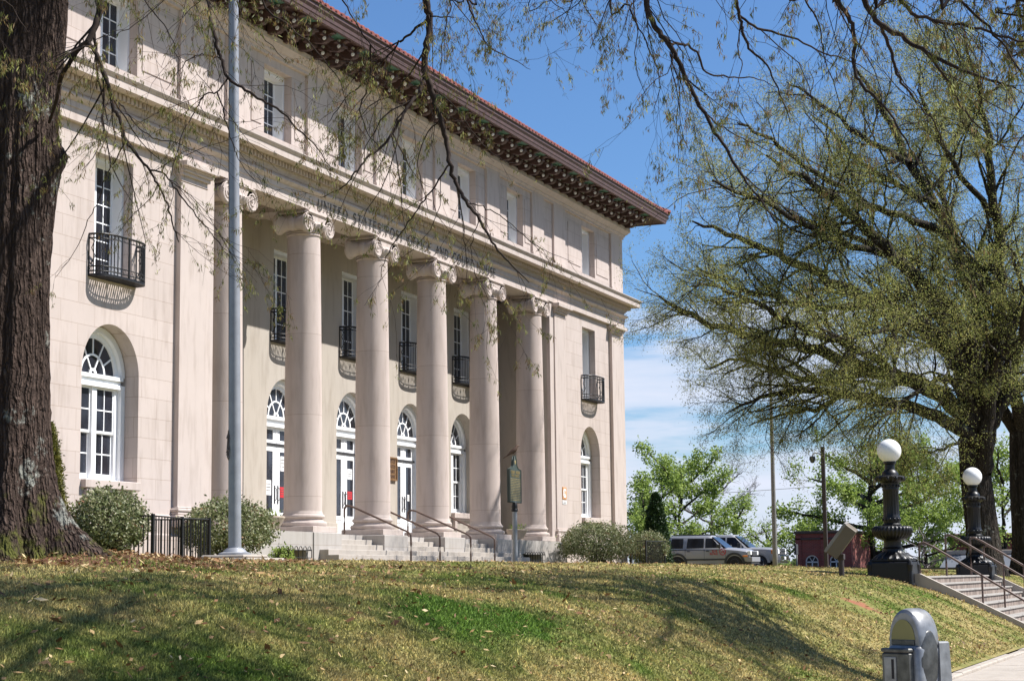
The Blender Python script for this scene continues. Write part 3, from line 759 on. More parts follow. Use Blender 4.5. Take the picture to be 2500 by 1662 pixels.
# ------------------------------------------------------------------ TERRAIN
TY=np.array([-21.,-20.55,-20.3,-19.6,-19.,-18.4,-17.9,-17.3,-16.5,-15.5,-14,-12.5,-9.4,-5,-1,3.,40])
TZ=np.array([-1.60,-1.58,-1.47,-1.14,-.84,-.53,-.33,-.16,-.04,.04,.13,.205,.29,.37,.43,.43,.43])
def sm(t): t=np.clip(t,0,1);return t*t*(3-2*t)
def terr(x,y):
    x=np.asarray(x,float);y=np.asarray(y,float)
    z=np.interp(y,TY,TZ)
    z=(z+np.interp(y-.35,TY,TZ)+np.interp(y+.35,TY,TZ))/3
    pl=sm((y+18.)/3.)
    z=z-pl*(.10+.03*np.exp(-((y+9)/5)**2))*sm((x-38)/36.)
    z=z+pl*.09*np.exp(-(((x-16)/3.2)**2+((y+12.6)/2.)**2))
    edge=sm((y+20.6)/.8)
    z=z+edge*(.035*np.sin(x*.55+1.1*y)+.02*np.sin(1.7*x-2.1*y+1)+.015*np.sin(3.1*x+1.3*y))*(1-.6*sm((y+13)/4))
    return z
def tz(x,y): return float(terr(x,y))
xs=np.concatenate([np.arange(-30,4,1.),np.arange(4,45,.2),np.arange(45,90.01,.5)])
ys=np.concatenate([np.arange(-20.58,-15,.14),np.arange(-15,-4,.35),np.arange(-4,12.1,1.)])
# the stairs cut the bank between X 43.7 and 56.3
def lawn(name,xs,ys):
    gx,gy=np.meshgrid(xs,ys);V=np.stack([gx,gy,terr(gx,gy)],-1).reshape(-1,3);w=len(xs)
    i,j=np.meshgrid(np.arange(len(xs)-1),np.arange(len(ys)-1));a=(j*w+i).ravel()
    o=npmesh(name,V,np.stack([a,a+1,a+w+1,a+w],-1),'lawn',smooth=True);return tag(o,kind='structure')
SXA,SXB=43.6,56.3
yc=-17.62
lawn('lawn',xs,ys[ys>=yc-.07]) if False else None
ysF=np.concatenate([ys[ys<yc-.05],[yc]]);ysB=np.concatenate([[yc],ys[ys>yc+.05]])
lawn('lawn',xs,ysB)
lawn('lawn_bank',np.append(xs[xs<SXA-.02],SXA),ysF);lawn('lawn_bank',np.insert(xs[xs>SXB+.02],0,SXB),ysF)
mb=MB();mb.poly([(-1500,-1500,-2.6),(1500,-1500,-2.6),(1500,1500,-2.6),(-1500,1500,-2.6)])
o=mb.build('ground','lawn');tag(o,kind='structure')
mb=MB();x=-20.
while x<150: mb.cbox(x,x+1.495,-23.9,-20.74,-1.75,-1.60+.002*math.sin(x*7),.01);x+=1.5
tag(mb.build('sidewalk','concrete'),kind='structure')
mb=MB();x=-20.
rng=random.Random(3)
while x<150:
    l=rng.uniform(1.6,2.4);mb.cbox(x,x+l-.012,-20.74,-20.57,-1.8,-1.555+rng.uniform(-.012,.012),.02);x+=l
tag(mb.build('sidewalk_edging','concrete'),kind='structure')
mb=MB();mb.box(-200,300,-25.2,-23.9,-2.3,-1.61);mb.cbox(-200,300,-25.36,-25.2,-2.3,-1.62,.02);tag(mb.build('kerb','concrete'),kind='structure')
mb=MB();mb.box(-200,400,-36,-25.36,-2.4,-1.77);tag(mb.build('road','asphalt'),kind='structure')
mb=MB();mb.box(79,128,-14,60,-2.5,.19);tag(mb.build('parking_lot','asphalt'),kind='structure')
# far hills
mb=MB();pts=[]
for i in range(61):
    y=-500+i*20;pts.append((900,y,3.4+2.2*math.sin(i*.4)+1.2*math.sin(i*1.3)))
for a,b in zip(pts,pts[1:]):
    mb.poly([(a[0],a[1],-3),(b[0],b[1],-3),b,a]);mb.poly([a,b,(b[0]+200,b[1],-3),(a[0]+200,a[1],-3)])
M['hill']=plain('wooded hill',(.05,.075,.06),1,0,.2,.02)
tag(mb.build('hills','hill'),kind='structure')

# grass blades: density falls with distance from the pavement end of the lawn
R=np.random.default_rng(5)
def grass():
    n=1500000
    d=9.5/(1-R.random(n)*(1-9.5/75.))**1.0
    ang=R.uniform(-.04,.72,n)            # bearing from the facade direction
    x=d*np.cos(ang);y=-25+d*np.sin(ang)
    k=(y>-20.5)&(y<-1.0)&~((x>SXA)&(x<SXB)&(y<yc))&(x>3)
    k&=~((x>39)&(y>-2.2))
    x,y,d=x[k],y[k],d[k]
    keep=R.random(len(x))<np.where(y>-15.5,.55,1.)
    x,y,d=x[keep],y[keep],d[keep]
    bare=np.exp(-(((x-17.2)/3.3)**2+((y+13.2)/1.9)**2)*1.2);kk=R.random(len(x))>bare*.93;x,y,d=x[kk],y[kk],d[kk]
    kk=R.random(len(x))>1.2*np.exp(-(((x-BX)*.6)**2+((y-BY)/.55)**2));x,y,d=x[kk],y[kk],d[kk]
    n=len(x);z=terr(x,y)
    h=R.uniform(.012,.034,n)*(1+.8*(R.random(n)<.05));w=R.uniform(.004,.0095,n)*np.clip(d/12,1,4.)
    a=R.uniform(0,2*PI,n);ln=R.uniform(0,.04,n);b=R.uniform(0,2*PI,n)
    P0=np.stack([x-w*np.cos(a),y-w*np.sin(a),z-.004],-1);P1=np.stack([x+w*np.cos(a),y+w*np.sin(a),z-.004],-1)
    P2=np.stack([x+ln*np.cos(b),y+ln*np.sin(b),z+h],-1)
    V=np.stack([P0,P1,P2],1).reshape(-1,3)
    r=np.repeat(R.random(n),3)
    o=npmesh('grass',V,np.arange(3*n).reshape(-1,3),'blade',rnd=r);tag(o,kind='stuff')
grass()
def quads(cen,u,v):
    "diamond quads from centres and half axes"
    return np.stack([cen-u,cen+v,cen+u,cen-v],1).reshape(-1,3),np.arange(4*len(cen)).reshape(-1,4)
def litter():
    n=19000;x=6+54*R.random(n)**1.5;y=-20.4+R.random(n)**1.2*14
    m=2600;x=np.concatenate([x,R.normal(17.9,2.2,m),R.normal(BX,1.,150)]);y=np.concatenate([y,R.normal(-13.3,1.0,m),R.normal(BY,.45,150)])
    k=~((x>SXA)&(x<SXB)&(y<yc))&(y>-20.4);x,y=x[k],y[k];n=len(x)
    z=terr(x,y)+R.uniform(.022,.05,n)
    a=R.uniform(0,2*PI,n);l=R.uniform(.015,.036,n)*(1+.7*(R.random(n)<.10));w=l*R.uniform(.25,.5,n)
    u=np.stack([np.cos(a)*l,np.sin(a)*l,R.normal(0,.4,n)*l],-1);v=np.stack([-np.sin(a)*w,np.cos(a)*w,R.normal(0,.5,n)*w],-1)
    V,Fq=quads(np.stack([x,y,z],-1),u,v);o=npmesh('leaf_litter',V,Fq,'litter',rnd=np.repeat(R.random(n),4));tag(o,kind='stuff')
litter()

# ------------------------------------------------------------------ FOLIAGE TOOLS
def leaves(cen,size,aspect,down,rg,jit=.0):
    n=len(cen);cen=cen+rg.normal(0,1,(n,3))*jit
    u=rg.normal(0,1,(n,3));u[:,2]-=down;u/=np.linalg.norm(u,axis=1)[:,None]
    t=rg.normal(0,1,(n,3));v=np.cross(u,t);v/=np.linalg.norm(v,axis=1)[:,None]+1e-9
    s=size*rg.uniform(.6,1.3,n)[:,None]
    return quads(cen+u*s*.8,u*s,v*s*aspect)
class Tubes:
    def __init__(s): s.V=[];s.F=[];s.n=0
    def add(s,P,r,k):
        P=np.asarray(P);n=len(P);t=np.gradient(P,axis=0);t/=np.linalg.norm(t,axis=1)[:,None]+1e-9
        ref=np.array([.31,.2,.93]) if abs(t[:,2]).mean()<.75 else np.array([.9,.3,.1])
        u=np.cross(t,ref);u/=np.linalg.norm(u,axis=1)[:,None]+1e-9;w=np.cross(t,u)
        a=np.arange(k)*2*PI/k
        ring=P[:,None]+np.asarray(r)[:,None,None]*(np.cos(a)[None,:,None]*u[:,None]+np.sin(a)[None,:,None]*w[:,None])
        i=np.arange(n-1)[:,None]*k;j=np.arange(k)[None,:];j2=(j+1)%k
        s.F.append((np.stack([i+j,i+j2,i+k+j2,i+k+j],-1)+s.n).reshape(-1,4));s.V.append(ring.reshape(-1,3));s.n+=n*k
    def build(s,name,mat,parent=None): return npmesh(name,np.concatenate(s.V),np.concatenate(s.F),mat,parent,smooth=True)
def wander(p,d,L,n,rg,droop=0.,wob=.18):
    P=[np.array(p)];d=np.array(d,float);d/=np.linalg.norm(d)
    for i in range(n):
        d=d+rg.normal(0,wob,3);d[2]+=droop/n;d/=np.linalg.norm(d);P.append(P[-1]+d*L/n)
    return np.array(P)
def smooth_path(P,rg,sub=4,j=.0):
    P=np.array(P,float);n=len(P);out=[]
    for i in range(n-1):
        p0,p1,p2,p3=P[max(i-1,0)],P[i],P[i+1],P[min(i+2,n-1)]
        for t in np.arange(sub)/sub:
            out.append(.5*((2*p1)+(-p0+p2)*t+(2*p0-5*p1+4*p2-p3)*t*t+(-p0+3*p1-3*p2+p3)*t**3))
    out.append(P[-1]);out=np.array(out)
    if j: out[1:-1]+=rg.normal(0,j,out[1:-1].shape)
    return out
def sprout(P,r0,r1,T,A,rg,lev,spec):
    "grow side branches on path P; spec per level: (per-metre, length, k, droop, up)"
    n=len(P);seg=np.linalg.norm(np.diff(P,axis=0),axis=1);L=seg.sum()
    cum=np.concatenate([[0],np.cumsum(seg)])/max(L,1e-6)
    dens,ln,k,droop,out,t0=spec[lev][:6]
    m=max(1,int(rg.poisson(dens*L)))
    if lev==0 and spec is NEARSPEC: m=min(m,44)
    last=lev==len(spec)-1
    for _ in range(m):
        t=rg.uniform(t0,1.);i=min(int(np.searchsorted(cum,t)),n-1);i=max(i,1)
        p=P[i-1]+(P[i]-P[i-1])*((t-cum[i-1])/max(cum[i]-cum[i-1],1e-6));d=P[i]-P[i-1];d=d/(np.linalg.norm(d)+1e-9)
        q=rg.normal(0,1,3);q-=d*q.dot(d);q/=np.linalg.norm(q)+1e-9
        dd=d*rg.uniform(.6,1.2)+q*rg.uniform(.4,1.0);dd[2]+=out
        l=ln*rg.uniform(.5,1.3)*(1-.45*t);rr=(r0+(r1-r0)*t)*.5
        rr=max(min(rr,l*.022),spec[-1][6] if len(spec[-1])>6 else .003)
        Q=wander(p,dd,l,4 if last else 6,rg,droop)
        T.add(Q,np.linspace(rr,rr*.4,len(Q)),k)
        if last: A.append((Q,l))
        else: sprout(Q,rr,rr*.4,T,A,rg,lev+1,spec)
def anchors(A,per,rg,t0=.3):
    out=[]
    for Q,l in A:
        m=rg.poisson(per)
        if m:
            t=rg.uniform(t0,1,m)*(len(Q)-1);i=np.minimum(t.astype(int),len(Q)-2);f=(t-i)[:,None];out.append(Q[i]*(1-f)+Q[i+1]*f)
    return np.concatenate(out)

# ------------------------------------------------------------------ BIG OAK AT LEFT
NEARSPEC=[(3.9,1.35,5,-.5,-.22,.05),(5.0,.60,3,-.35,-.3,.10,.0018)]
def near_leaves(A,per,rg,parent,name='foliage',mat='leafnear',size=.024,rn=(0,1)):
    cc=anchors(A,per,rg,.35)
    n=len(cc);m=6
    c=np.repeat(cc,m,0)+rg.normal(0,.014,(n*m,3))
    V,Fq=leaves(c,size,.15,2.6,rg);r=np.repeat(np.clip(np.repeat(rg.uniform(*rn,n),m)+rg.normal(0,.12,n*m),0,1),4)
    return npmesh(name,V,Fq,mat,parent,rnd=r)
def px(path,z=0): return [at(x,y,D) for x,y,D in path]
rg=np.random.default_rng(11)
TB=at(-12,1385,19.2);TB[2]=tz(TB[0],TB[1])-.12
oak=empty('oak_tree',tuple(TB));tag(oak,'massive rough-barked oak trunk with mossy flared roots at the left edge of the lawn','tree','oak trees on the lawn')
def trunk_mesh(parent,base,rad,H,lean,mat,roots,seed,nz=70,na=110,knobs=()):
    rr_=np.random.default_rng(seed);z=np.concatenate([np.linspace(0,1.2,30),np.linspace(1.25,H,nz-30)]);th=np.linspace(0,2*PI,na,endpoint=False)
    Z,T=np.meshgrid(z,th,indexing='ij')
    r=rad*(1-.028*Z)+rad*.14*np.exp(-Z/.7)
    for (a,amp,wd,dec) in roots:
        d=(T-a+PI)%(2*PI)-PI;r=r+rad*amp*np.exp(-(d/wd)**2)*np.exp(-Z/dec)
    for (a,amp,wd,zc,zs_) in knobs:
        d=(T-a+PI)%(2*PI)-PI;dz=Z-zc;r=r+amp*np.exp(-(d/wd)**2)*np.exp(-(dz/np.where(dz>0,zs_,zs_*1.6))**2)
    for k in range(9):
        f=rr_.integers(3,26);ph=rr_.uniform(0,6);r=r*(1+(.035/ (1+f*.12))*np.sin(f*T+ph+.5*np.sin(Z*.8+ph))) 
    r=r*(1-.55*np.clip((Z-H*.86)/(H*.14),0,1)**2)*(1+.03*np.sin(Z*1.7+T)+.012*rr_.normal(0,1,r.shape))
    X=base[0]+r*np.cos(T)+lean[0]*Z;Y=base[1]+r*np.sin(T)+lean[1]*Z;V=np.stack([X,Y,base[2]+Z],-1).reshape(-1,3)
    i=np.arange(len(z)-1)[:,None]*na;j=np.arange(na)[None,:];j2=(j+1)%na
    Fq=np.stack([i+j,i+j2,i+na+j2,i+na+j],-1).reshape(-1,4)
    return npmesh('trunk',V,Fq,mat,parent,smooth=True)
# screen-right direction of the photograph at the trunk is about (.37,-.93)
aR=math.atan2(-.93,.37)
trunk_mesh(oak,TB,.45,9.5,(.008,-.020),'bark',[(aR+.25,1.55,.20,.30),(aR+.1,.7,.4,.7),(aR+1.3,.6,.35,.5),(aR-1.2,.9,.3,.5),(aR-.55,.5,.22,.6),(aR+2.6,.9,.4,.5),(aR+3.6,.8,.35,.5)],1,120,130,knobs=((aR+.12,.13,.24,4.42,.10),(aR+.1,.07,.5,4.3,.35),(aR+.2,.10,.6,6.2,.6)))
T=Tubes();A=[]
top=TB+np.array([.07,-.18,9.3])
up=[at(-10,-330,19)]
def limb(path,r0,r1,k=8,j=.006,spec=NEARSPEC,sprouts=True,T=T,A=A,rg=rg,sub=5):
    if spec is NEARSPEC: r0*=.50;r1*=.55
    P=smooth_path(path,rg,sub,j);T.add(P,r1+(r0-r1)*(1-np.linspace(0,1,len(P)))**.8,k)
    if sprouts: sprout(P,r0,r1,T,A,rg,0,spec)
    return P
# crown limbs above the picture
c1=limb([top,top+[1.2,-.6,1.2],top+[3.2,-1.,2.2],top+[5.5,-1.5,2.4]],.22,.07,10)
c2=limb([top,top+[.3,.6,1.6],top+[.4,2.,3.6],top+[1,3.4,5.2]],.22,.05,10)
c3=limb([top,top+[-.8,-.6,1.6],top+[-2.4,-1.6,3.0],top+[-4,-2,4]],.2,.05,10)
c4=limb([top,top+[.8,-1.2,1.5],top+[1.5,-3.2,2.6],top+[2,-5,3.]],.2,.05,10)
c5=limb([top,top+[.9,0,2.],top+[2.2,.8,3.8],top+[4.4,1.6,5]],.2,.05,10)
# limbs that hang into view
limb([c1[6],at(262,-160,19.2),at(252,-60,19),at(245,0,19),at(238,50,18.9),at(214,103,18.8)],.085,.060,9)
limb([at(214,103,18.8),at(190,122,18.85),at(166,160,18.9),at(148,190,19.1),at(139,240,19.3),at(120,300,19.6)],.06,.03,8,.0,sprouts=False)
limb([at(214,103,18.8),at(233,125,18.6),at(248,165,18.5),at(262,205,18.4),at(272,235,18.4),at(279,270,18.3),at(294,293,18.3),at(305,340,18.2),at(330,375,18.1),at(365,415,18),at(390,460,17.9),at(410,505,17.8),at(425,560,17.7),at(437,592,17.7)],.050,.008,8)
limb([at(305,343,18.2),at(287,385,18.3),at(262,422,18.4),at(240,490,18.5),at(215,540,18.6),at(188,605,18.7),at(135,678,18.8)],.016,.004,6)
limb([at(365,415,18),at(405,428,17.8),at(440,478,17.7),at(490,540,17.6),at(525,580,17.5),at(560,630,17.4)],.020,.005,6)
limb([at(272,235,18.4),at(300,262,18),at(330,300,17.7),at(372,335,17.4),at(430,350,17.2),at(500,380,17)],.016,.005,6)
limb([c1[9],at(470,-120,17.8),at(500,-40,17.6),at(512,40,17.4),at(530,112,17.3),at(540,142,17.3),at(556,190,17.2),at(600,220,17.1),at(650,250,17),at(690,275,17),at(722,310,16.9),at(765,350,16.9),at(805,405,16.8)],.045,.007,8)
limb([at(534,142,17.3),at(505,136,17.2),at(480,135,17.2),at(440,170,17.1),at(405,220,17)],.016,.004,6)
limb([at(556,190,17.2),at(528,226,17.1),at(497,232,17),at(475,275,17),at(445,330,16.9),at(428,385,16.9),at(418,430,16.9)],.018,.004,6)
limb([at(530,225,17.1),at(540,255,17.2),at(553,300,17.3),at(565,345,17.4),at(590,400,17.5),at(640,460,17.5)],.016,.004,6)
limb([c1[13],at(900,-220,18),at(1020,-90,17.8),at(1040,0,17.6),at(1048,60,17.6),at(1043,110,17.5),at(1038,170,17.5),at(1051,212,17.5),at(1062,252,17.5),at(1076,290,17.4),at(1090,350,17.4),at(1098,400,17.3),at(1112,442,17.3),at(1138,492,17.2),at(1170,535,17.1),at(1200,588,17),at(1240,640,17),at(1292,690,17)],.085,.008,9)
limb([at(1038,180,17.5),at(1027,222,17.4),at(1003,252,17.3),at(980,287,17.2),at(942,350,17.1),at(902,380,17),at(868,422,16.9),at(838,457,16.9),at(782,482,16.9)],.040,.005,7)
limb([at(1098,400,17.3),at(1052,468,17.4),at(1012,520,17.5),at(972,580,17.6),at(938,640,17.7),at(925,700,17.7)],.018,.004,6)
limb([at(1112,442,17.3),at(1128,520,17.6),at(1135,600,17.8),at(1142,690,18)],.014,.004,6)
limb([at(1040,50,17.6),at(1012,75,17.7),at(985,95,17.8),at(962,118,17.9),at(900,190,18),at(845,240,18),at(800,300,18)],.030,.005,6)
limb([at(1046,40,17.6),at(1080,42,17.4),at(1108,44,17.3)],.018,.006,6)
limb([c1[12],at(1090,-100,17),at(1098,0,16.9),at(1090,60,16.8),at(1078,130,16.8),at(1075,200,16.8)],.018,.004,6)
limb([c1[12],at(1120,-90,17.5),at(1140,0,17.5),at(1165,60,17.5),at(1190,110,17.5),at(1240,140,17.5),at(1295,170,17.5)],.026,.004,6)
limb([c1[8],at(800,-160,17.8),at(830,-20,17.8),at(870,60,17.7),at(905,110,17.6),at(930,150,17.5)],.022,.004,6)
limb([c1[10],at(640,-150,16.2),at(640,0,16.2),at(700,60,16.2),at(760,110,16.2),at(830,200,16.3),at(850,290,16.3)],.026,.004,6)
limb([c1[7],at(300,-150,15.5),at(340,-20,15.5),at(400,60,15.4),at(430,130,15.4),at(440,200,15.4)],.016,.004,6)
limb([c1[10],at(560,-120,15),at(575,-10,15),at(600,50,15),at(640,90,15),at(700,150,15)],.016,.004,6)
limb([c3[5],at(-60,-200,14.5),at(30,20,14.6),at(70,80,14.6)],.02,.004,6,sprouts=True)
limb([at(430,-30,14.8),at(330,60,14.9),at(250,90,15),at(160,115,15),at(110,128,15),at(30,118,15)],.008,.003,5)
limb([at(905,110,17.6),at(900,200,17.8),at(880,270,18),at(900,330,18.1),at(950,380,18.2)],.02,.004,6)
limb([at(1051,212,17.5),at(1110,260,17.7),at(1160,330,17.9),at(1210,380,18),at(1260,400,18.1)],.018,.004,6)
limb([at(1045,110,17.5),at(1000,180,17.9),at(960,230,18.1),at(900,260,18.3),at(850,330,18.4)],.022,.004,6)
limb([at(1076,290,17.4),at(1040,330,17.7),at(1020,400,17.9),at(1035,470,18),at(1050,520,18.1)],.014,.004,6)
limb([at(1170,535,17.1),at(1150,600,17.3),at(1165,680,17.5),at(1200,740,17.6)],.010,.003,5)
limb([at(1138,492,17.2),at(1190,510,17.4),at(1240,540,17.5),at(1310,600,17.6),at(1400,640,17.8)],.014,.003,5)
T.build('limb','twig',oak)
near_leaves(A,4.4,rg,oak)
# ------------------------------------------------------------------ STREET OAK (trunk just right of the frame, crown overhead)
rg=np.random.default_rng(21)
SB=np.array([7.4,-24.85,-1.62])
st=empty('street_oak_tree',tuple(SB));tag(st,'oak whose long twiggy boughs of young leaves hang down across the upper right sky','tree','oak trees on the lawn')
trunk_mesh(st,SB,.30,7.6,(.0,-.01),'bark',[(1,.5,.3,.3),(3,.5,.3,.4),(5,.6,.3,.3)],3,50,60)
T=Tubes();A=[];top=SB+[0,-.07,7.45]
def lb(path,r0,r1,k=8,**kw): return limb(path,r0,r1,k,T=T,A=A,rg=rg,**kw)
m1=lb([top,top+[1.5,1.2,1.0],top+[3.2,2.6,1.6]],.11,.06,10,sprouts=False)
m2=lb([top,top+[2.5,.3,1.4],top+[5.4,1.2,2.2],top+[8,2,2.6]],.12,.05,10)
m3=lb([top,top+[-.8,.6,2],top+[-1.5,2,3.5]],.10,.03,8,sprouts=False)
m4=lb([top,top+[.4,2.2,2.2],top+[1.2,4.4,3.5],top+[2.2,6.5,4.2]],.09,.03,8,sprouts=False)
m5=lb([top,top+[1,-1.6,2],top+[2,-3,3.4]],.15,.05,8)
m6=lb([m4[8],m4[8]+[2,.8,1],m4[8]+[4.5,1.2,1.2]],.09,.04,8)
CROWN=[(2.4,2.4,5,-.1,.25,.50),(3.2,1.1,4,-.3,.1,.10),(5.,.45,3,-.4,-.1,.1,.004)]
AC=[]
for i,an in enumerate((-.45,-.22,-.02,.14,-.7)):
    rr_=(10.5,12.,11.5,9.5,9.)[i];b0_=top+[.0,.0,.6+.12*i]
    limb([top-[0,0,.4],b0_+[rr_*.25*math.cos(an),rr_*.25*math.sin(an),1.4],b0_+[rr_*.6*math.cos(an+.05),rr_*.6*math.sin(an+.05),2.8+.3*(i%3)],b0_+[rr_*math.cos(an),rr_*math.sin(an),3.2+.5*(i%3)]],.075,.015,7,spec=CROWN,T=T,A=AC,rg=rg)
near_leaves(AC,2.2,rg,st,'crown_foliage',size=.05)
# boughs that hang into view
lb([m1[8],at(1530,-170,15.6),at(1560,-70,15.5),at(1578,10,15.4),at(1602,72,15.3),at(1635,112,15.2),at(1660,160,15.2),at(1685,215,15.1),at(1722,280,15),at(1762,350,14.9),at(1808,422,14.8),at(1850,480,14.7),at(1895,545,14.6)],.062,.009,9)
lb([at(1637,108,15.2),at(1665,108,15.4),at(1700,128,15.6),at(1725,178,15.8),at(1780,188,16),at(1840,190,16.2),at(1900,215,16.4)],.026,.005,6)
lb([at(1700,245,15),at(1745,300,15.2),at(1800,330,15.4),at(1870,365,15.6),at(1950,380,15.8)],.016,.004,6)
lb([at(1790,395,14.9),at(1840,450,15.1),at(1905,500,15.2),at(1985,525,15.4),at(2050,560,15.5)],.013,.004,6)
lb([m1[9],at(1500,-60,16),at(1535,10,16),at(1552,60,16.1),at(1590,130,16.2),at(1610,200,16.3),at(1600,270,16.4)],.022,.004,6)
lb([m1[7],at(1400,-100,16.4),at(1420,0,16.5),at(1455,60,16.6),at(1490,130,16.7)],.018,.004,6)
lb([m1[5],at(1320,-60,16.8),at(1345,0,16.8),at(1380,30,16.8),at(1400,70,16.8)],.012,.004,5)
lb([m2[5],at(1780,-120,14.6),at(1792,-20,14.6),at(1805,38,14.6),at(1812,80,14.6),at(1835,125,14.6),at(1872,160,14.6),at(1905,230,14.6),at(1930,300,14.6)],.038,.005,7)
lb([at(1805,38,14.6),at(1850,70,14.7),at(1930,92,14.9),at(2010,128,15.1),at(2080,150,15.3),at(2160,200,15.5)],.024,.005,6)
lb([at(1808,60,14.6),at(1803,120,14.5),at(1810,170,14.4),at(1800,230,14.3)],.013,.004,5)
lb([m2[7],at(2020,-130,13.6),at(2035,-30,13.7),at(2056,20,13.7),at(2080,60,13.7),at(2087,120,13.7),at(2085,172,13.7),at(2110,212,13.6),at(2150,252,13.5),at(2188,300,13.4),at(2225,362,13.3),at(2250,420,13.2)],.045,.006,7)
lb([m2[8],at(2060,-120,12.8),at(2085,-40,12.8),at(2112,5,12.8),at(2150,58,12.8),at(2202,90,12.8),at(2262,130,12.7),at(2335,165,12.6),at(2400,190,12.6),at(2480,215,12.5)],.055,.012,8)
lb([at(2150,58,12.8),at(2175,120,12.9),at(2190,180,13),at(2230,240,13.1),at(2280,300,13.2),at(2310,370,13.3)],.028,.005,6)
lb([at(2262,130,12.7),at(2310,190,12.8),at(2350,260,12.9),at(2400,320,13),at(2470,370,13)],.022,.005,6)
lb([m2[10],at(2150,-100,12.4),at(2185,-20,12.4),at(2240,40,12.4),at(2350,62,12.4),at(2460,90,12.4),at(2560,120,12.4)],.036,.01,7)
lb([m2[11],at(2300,-100,12),at(2330,-10,12),at(2400,50,12),at(2470,140,12),at(2530,240,12)],.03,.006,6)
lb([m2[9],at(1960,-110,14.8),at(1965,-10,14.8),at(2000,60,14.8),at(2010,130,14.8),at(2040,220,14.8),at(2060,300,14.8)],.02,.004,6)
T.build('limb','twig',st);near_leaves(A,4.8,rg,st)

rg=np.random.default_rng(77)
S2=np.array([27.,-24.5,-1.62]);s2=empty('street_oak_tree',tuple(S2));tag(s2,'second street oak beyond the parking meter, its crown dappling the lawn bank with shade','tree','oak trees on the lawn')
trunk_mesh(s2,S2,.24,8.2,(.0,-.01),'bark',[(1,.5,.3,.3),(3,.5,.3,.4),(5,.6,.3,.3)],5,40,40)
T=Tubes();AC=[];top=S2+[0,-.08,8.];CROWN=[(2.2,2.4,5,-.1,.25,.15)]+CROWN[1:]
for i in range(14):
    an=i*2*PI/14+.1;rr_=6.4+1.3*math.sin(i*2.3);b0_=top+[.0,.0,.4+.18*i]
    limb([top-[0,0,.4],b0_+[rr_*.25*math.cos(an),rr_*.25*math.sin(an),1.2],b0_+[rr_*.6*math.cos(an+.1),rr_*.6*math.sin(an+.1),2.4+.3*(i%4)],b0_+[rr_*math.cos(an),rr_*math.sin(an),3.+.6*(i%4)]],.08,.015,7,spec=CROWN,T=T,A=AC,rg=rg)
T.build('limb','twig',s2);near_leaves(AC,3.4,rg,s2,size=.055)

# ------------------------------------------------------------------ FAR OAK BY THE STAIRS
FARSPEC=[(2.4,3.2,5,.05,.08,.20),(3.2,1.4,4,-.15,.0,.12),(6.0,.60,3,-.45,-.05,.05,.005)]
def far_leaves(A,per,rg,parent,mat='leafoak',size=.036,down=1.1,asp=.30,m=6,sp=.15):
    cc=anchors(A,per,rg,.2);n=len(cc)
    c=np.repeat(cc,m,0)+rg.normal(0,sp,(n*m,3));V,Fq=leaves(c,size,asp,down,rg)
    r=np.repeat(np.clip(np.repeat(rg.random(n),m)*.8+rg.uniform(0,.25,n*m),0,1),4)
    return npmesh('foliage',V,Fq,mat,parent,rnd=r)
rg=np.random.default_rng(31)
OB=at(2407,1392,62.);OB[2]=tz(OB[0],OB[1])-.3
fo=empty('oak_tree',tuple(OB));tag(fo,'huge spreading oak with mossy limbs and olive spring leaves behind the right globe lamp','tree','oak trees on the lawn')
trunk_mesh(fo,OB,.56,5.4,(-.05,.05),'bark2',[(.5,.7,.4,.5),(2.2,.8,.35,.5),(3.9,.8,.35,.45),(5.2,.7,.4,.5)],7,50,60)
T=Tubes();A=[]
def fl(path,dd,r0,r1,k=8,**kw):
    n=len(path);P=[at(x,y,62+dd*(i/(n-1))**1.1) for i,(x,y) in enumerate(path)]
    return limb(P,r0,r1,k,j=.05,spec=FARSPEC,T=T,A=A,rg=rg,sub=4,**kw)
fl([(2395,1080),(2350,1052),(2262,1002),(2160,980),(2060,962),(1955,950),(1860,970),(1770,1010)],-3,.26,.015)
fl([(2385,1045),(2300,965),(2205,922),(2130,903),(2060,882),(1965,850),(1870,830),(1760,800),(1665,760),(1610,722)],2,.32,.03)
fl([(2060,962),(1990,1000),(1900,1010),(1820,1040)],4,.10,.01)
fl([(2150,880),(2050,830),(1950,800),(1850,740),(1750,700),(1680,700)],-8,.14,.02)
fl([(2300,560),(2200,530),(2080,480),(1960,400),(1860,330),(1800,300)],-4,.14,.02)
fl([(2222,400),(2100,330),(2000,250),(1920,200)],6,.12,.02)
fl([(2412,382),(2350,280),(2300,180),(2240,100)],6,.12,.02)
fl([(2130,903),(2060,925),(1980,930),(1900,905),(1810,880),(1720,900)],5,.14,.03)
fl([(2385,1030),(2345,905),(2302,832),(2232,790),(2150,742),(2050,702),(1950,642),(1850,602),(1760,565),(1690,540)],6,.34,.03)
fl([(2150,742),(2060,750),(1980,745),(1880,720),(1790,700),(1700,650)],-5,.14,.03)
fl([(2392,1020),(2372,860),(2322,762),(2250,692),(2182,622),(2100,542),(2022,472),(1945,425),(1870,380)],-4,.32,.03)
fl([(2182,622),(2080,600),(1990,560),(1900,510),(1800,470),(1740,440)],-9,.13,.03)
fl([(2398,1020),(2400,830),(2372,702),(2332,602),(2282,502),(2222,402),(2172,302),(2130,222),(2080,150)],3,.30,.03)
fl([(2282,502),(2200,460),(2110,400),(2040,330),(1980,280)],8,.12,.03)
fl([(2402,1150),(2410,1020),(2440,830),(2442,682),(2432,532),(2412,382),(2392,232),(2360,120)],-3,.28,.04)
fl([(2432,532),(2350,430),(2290,320),(2240,220)],-8,.12,.03)
fl([(2402,1150),(2418,1040),(2480,870),(2530,720),(2580,540),(2620,380)],4,.28,.04)
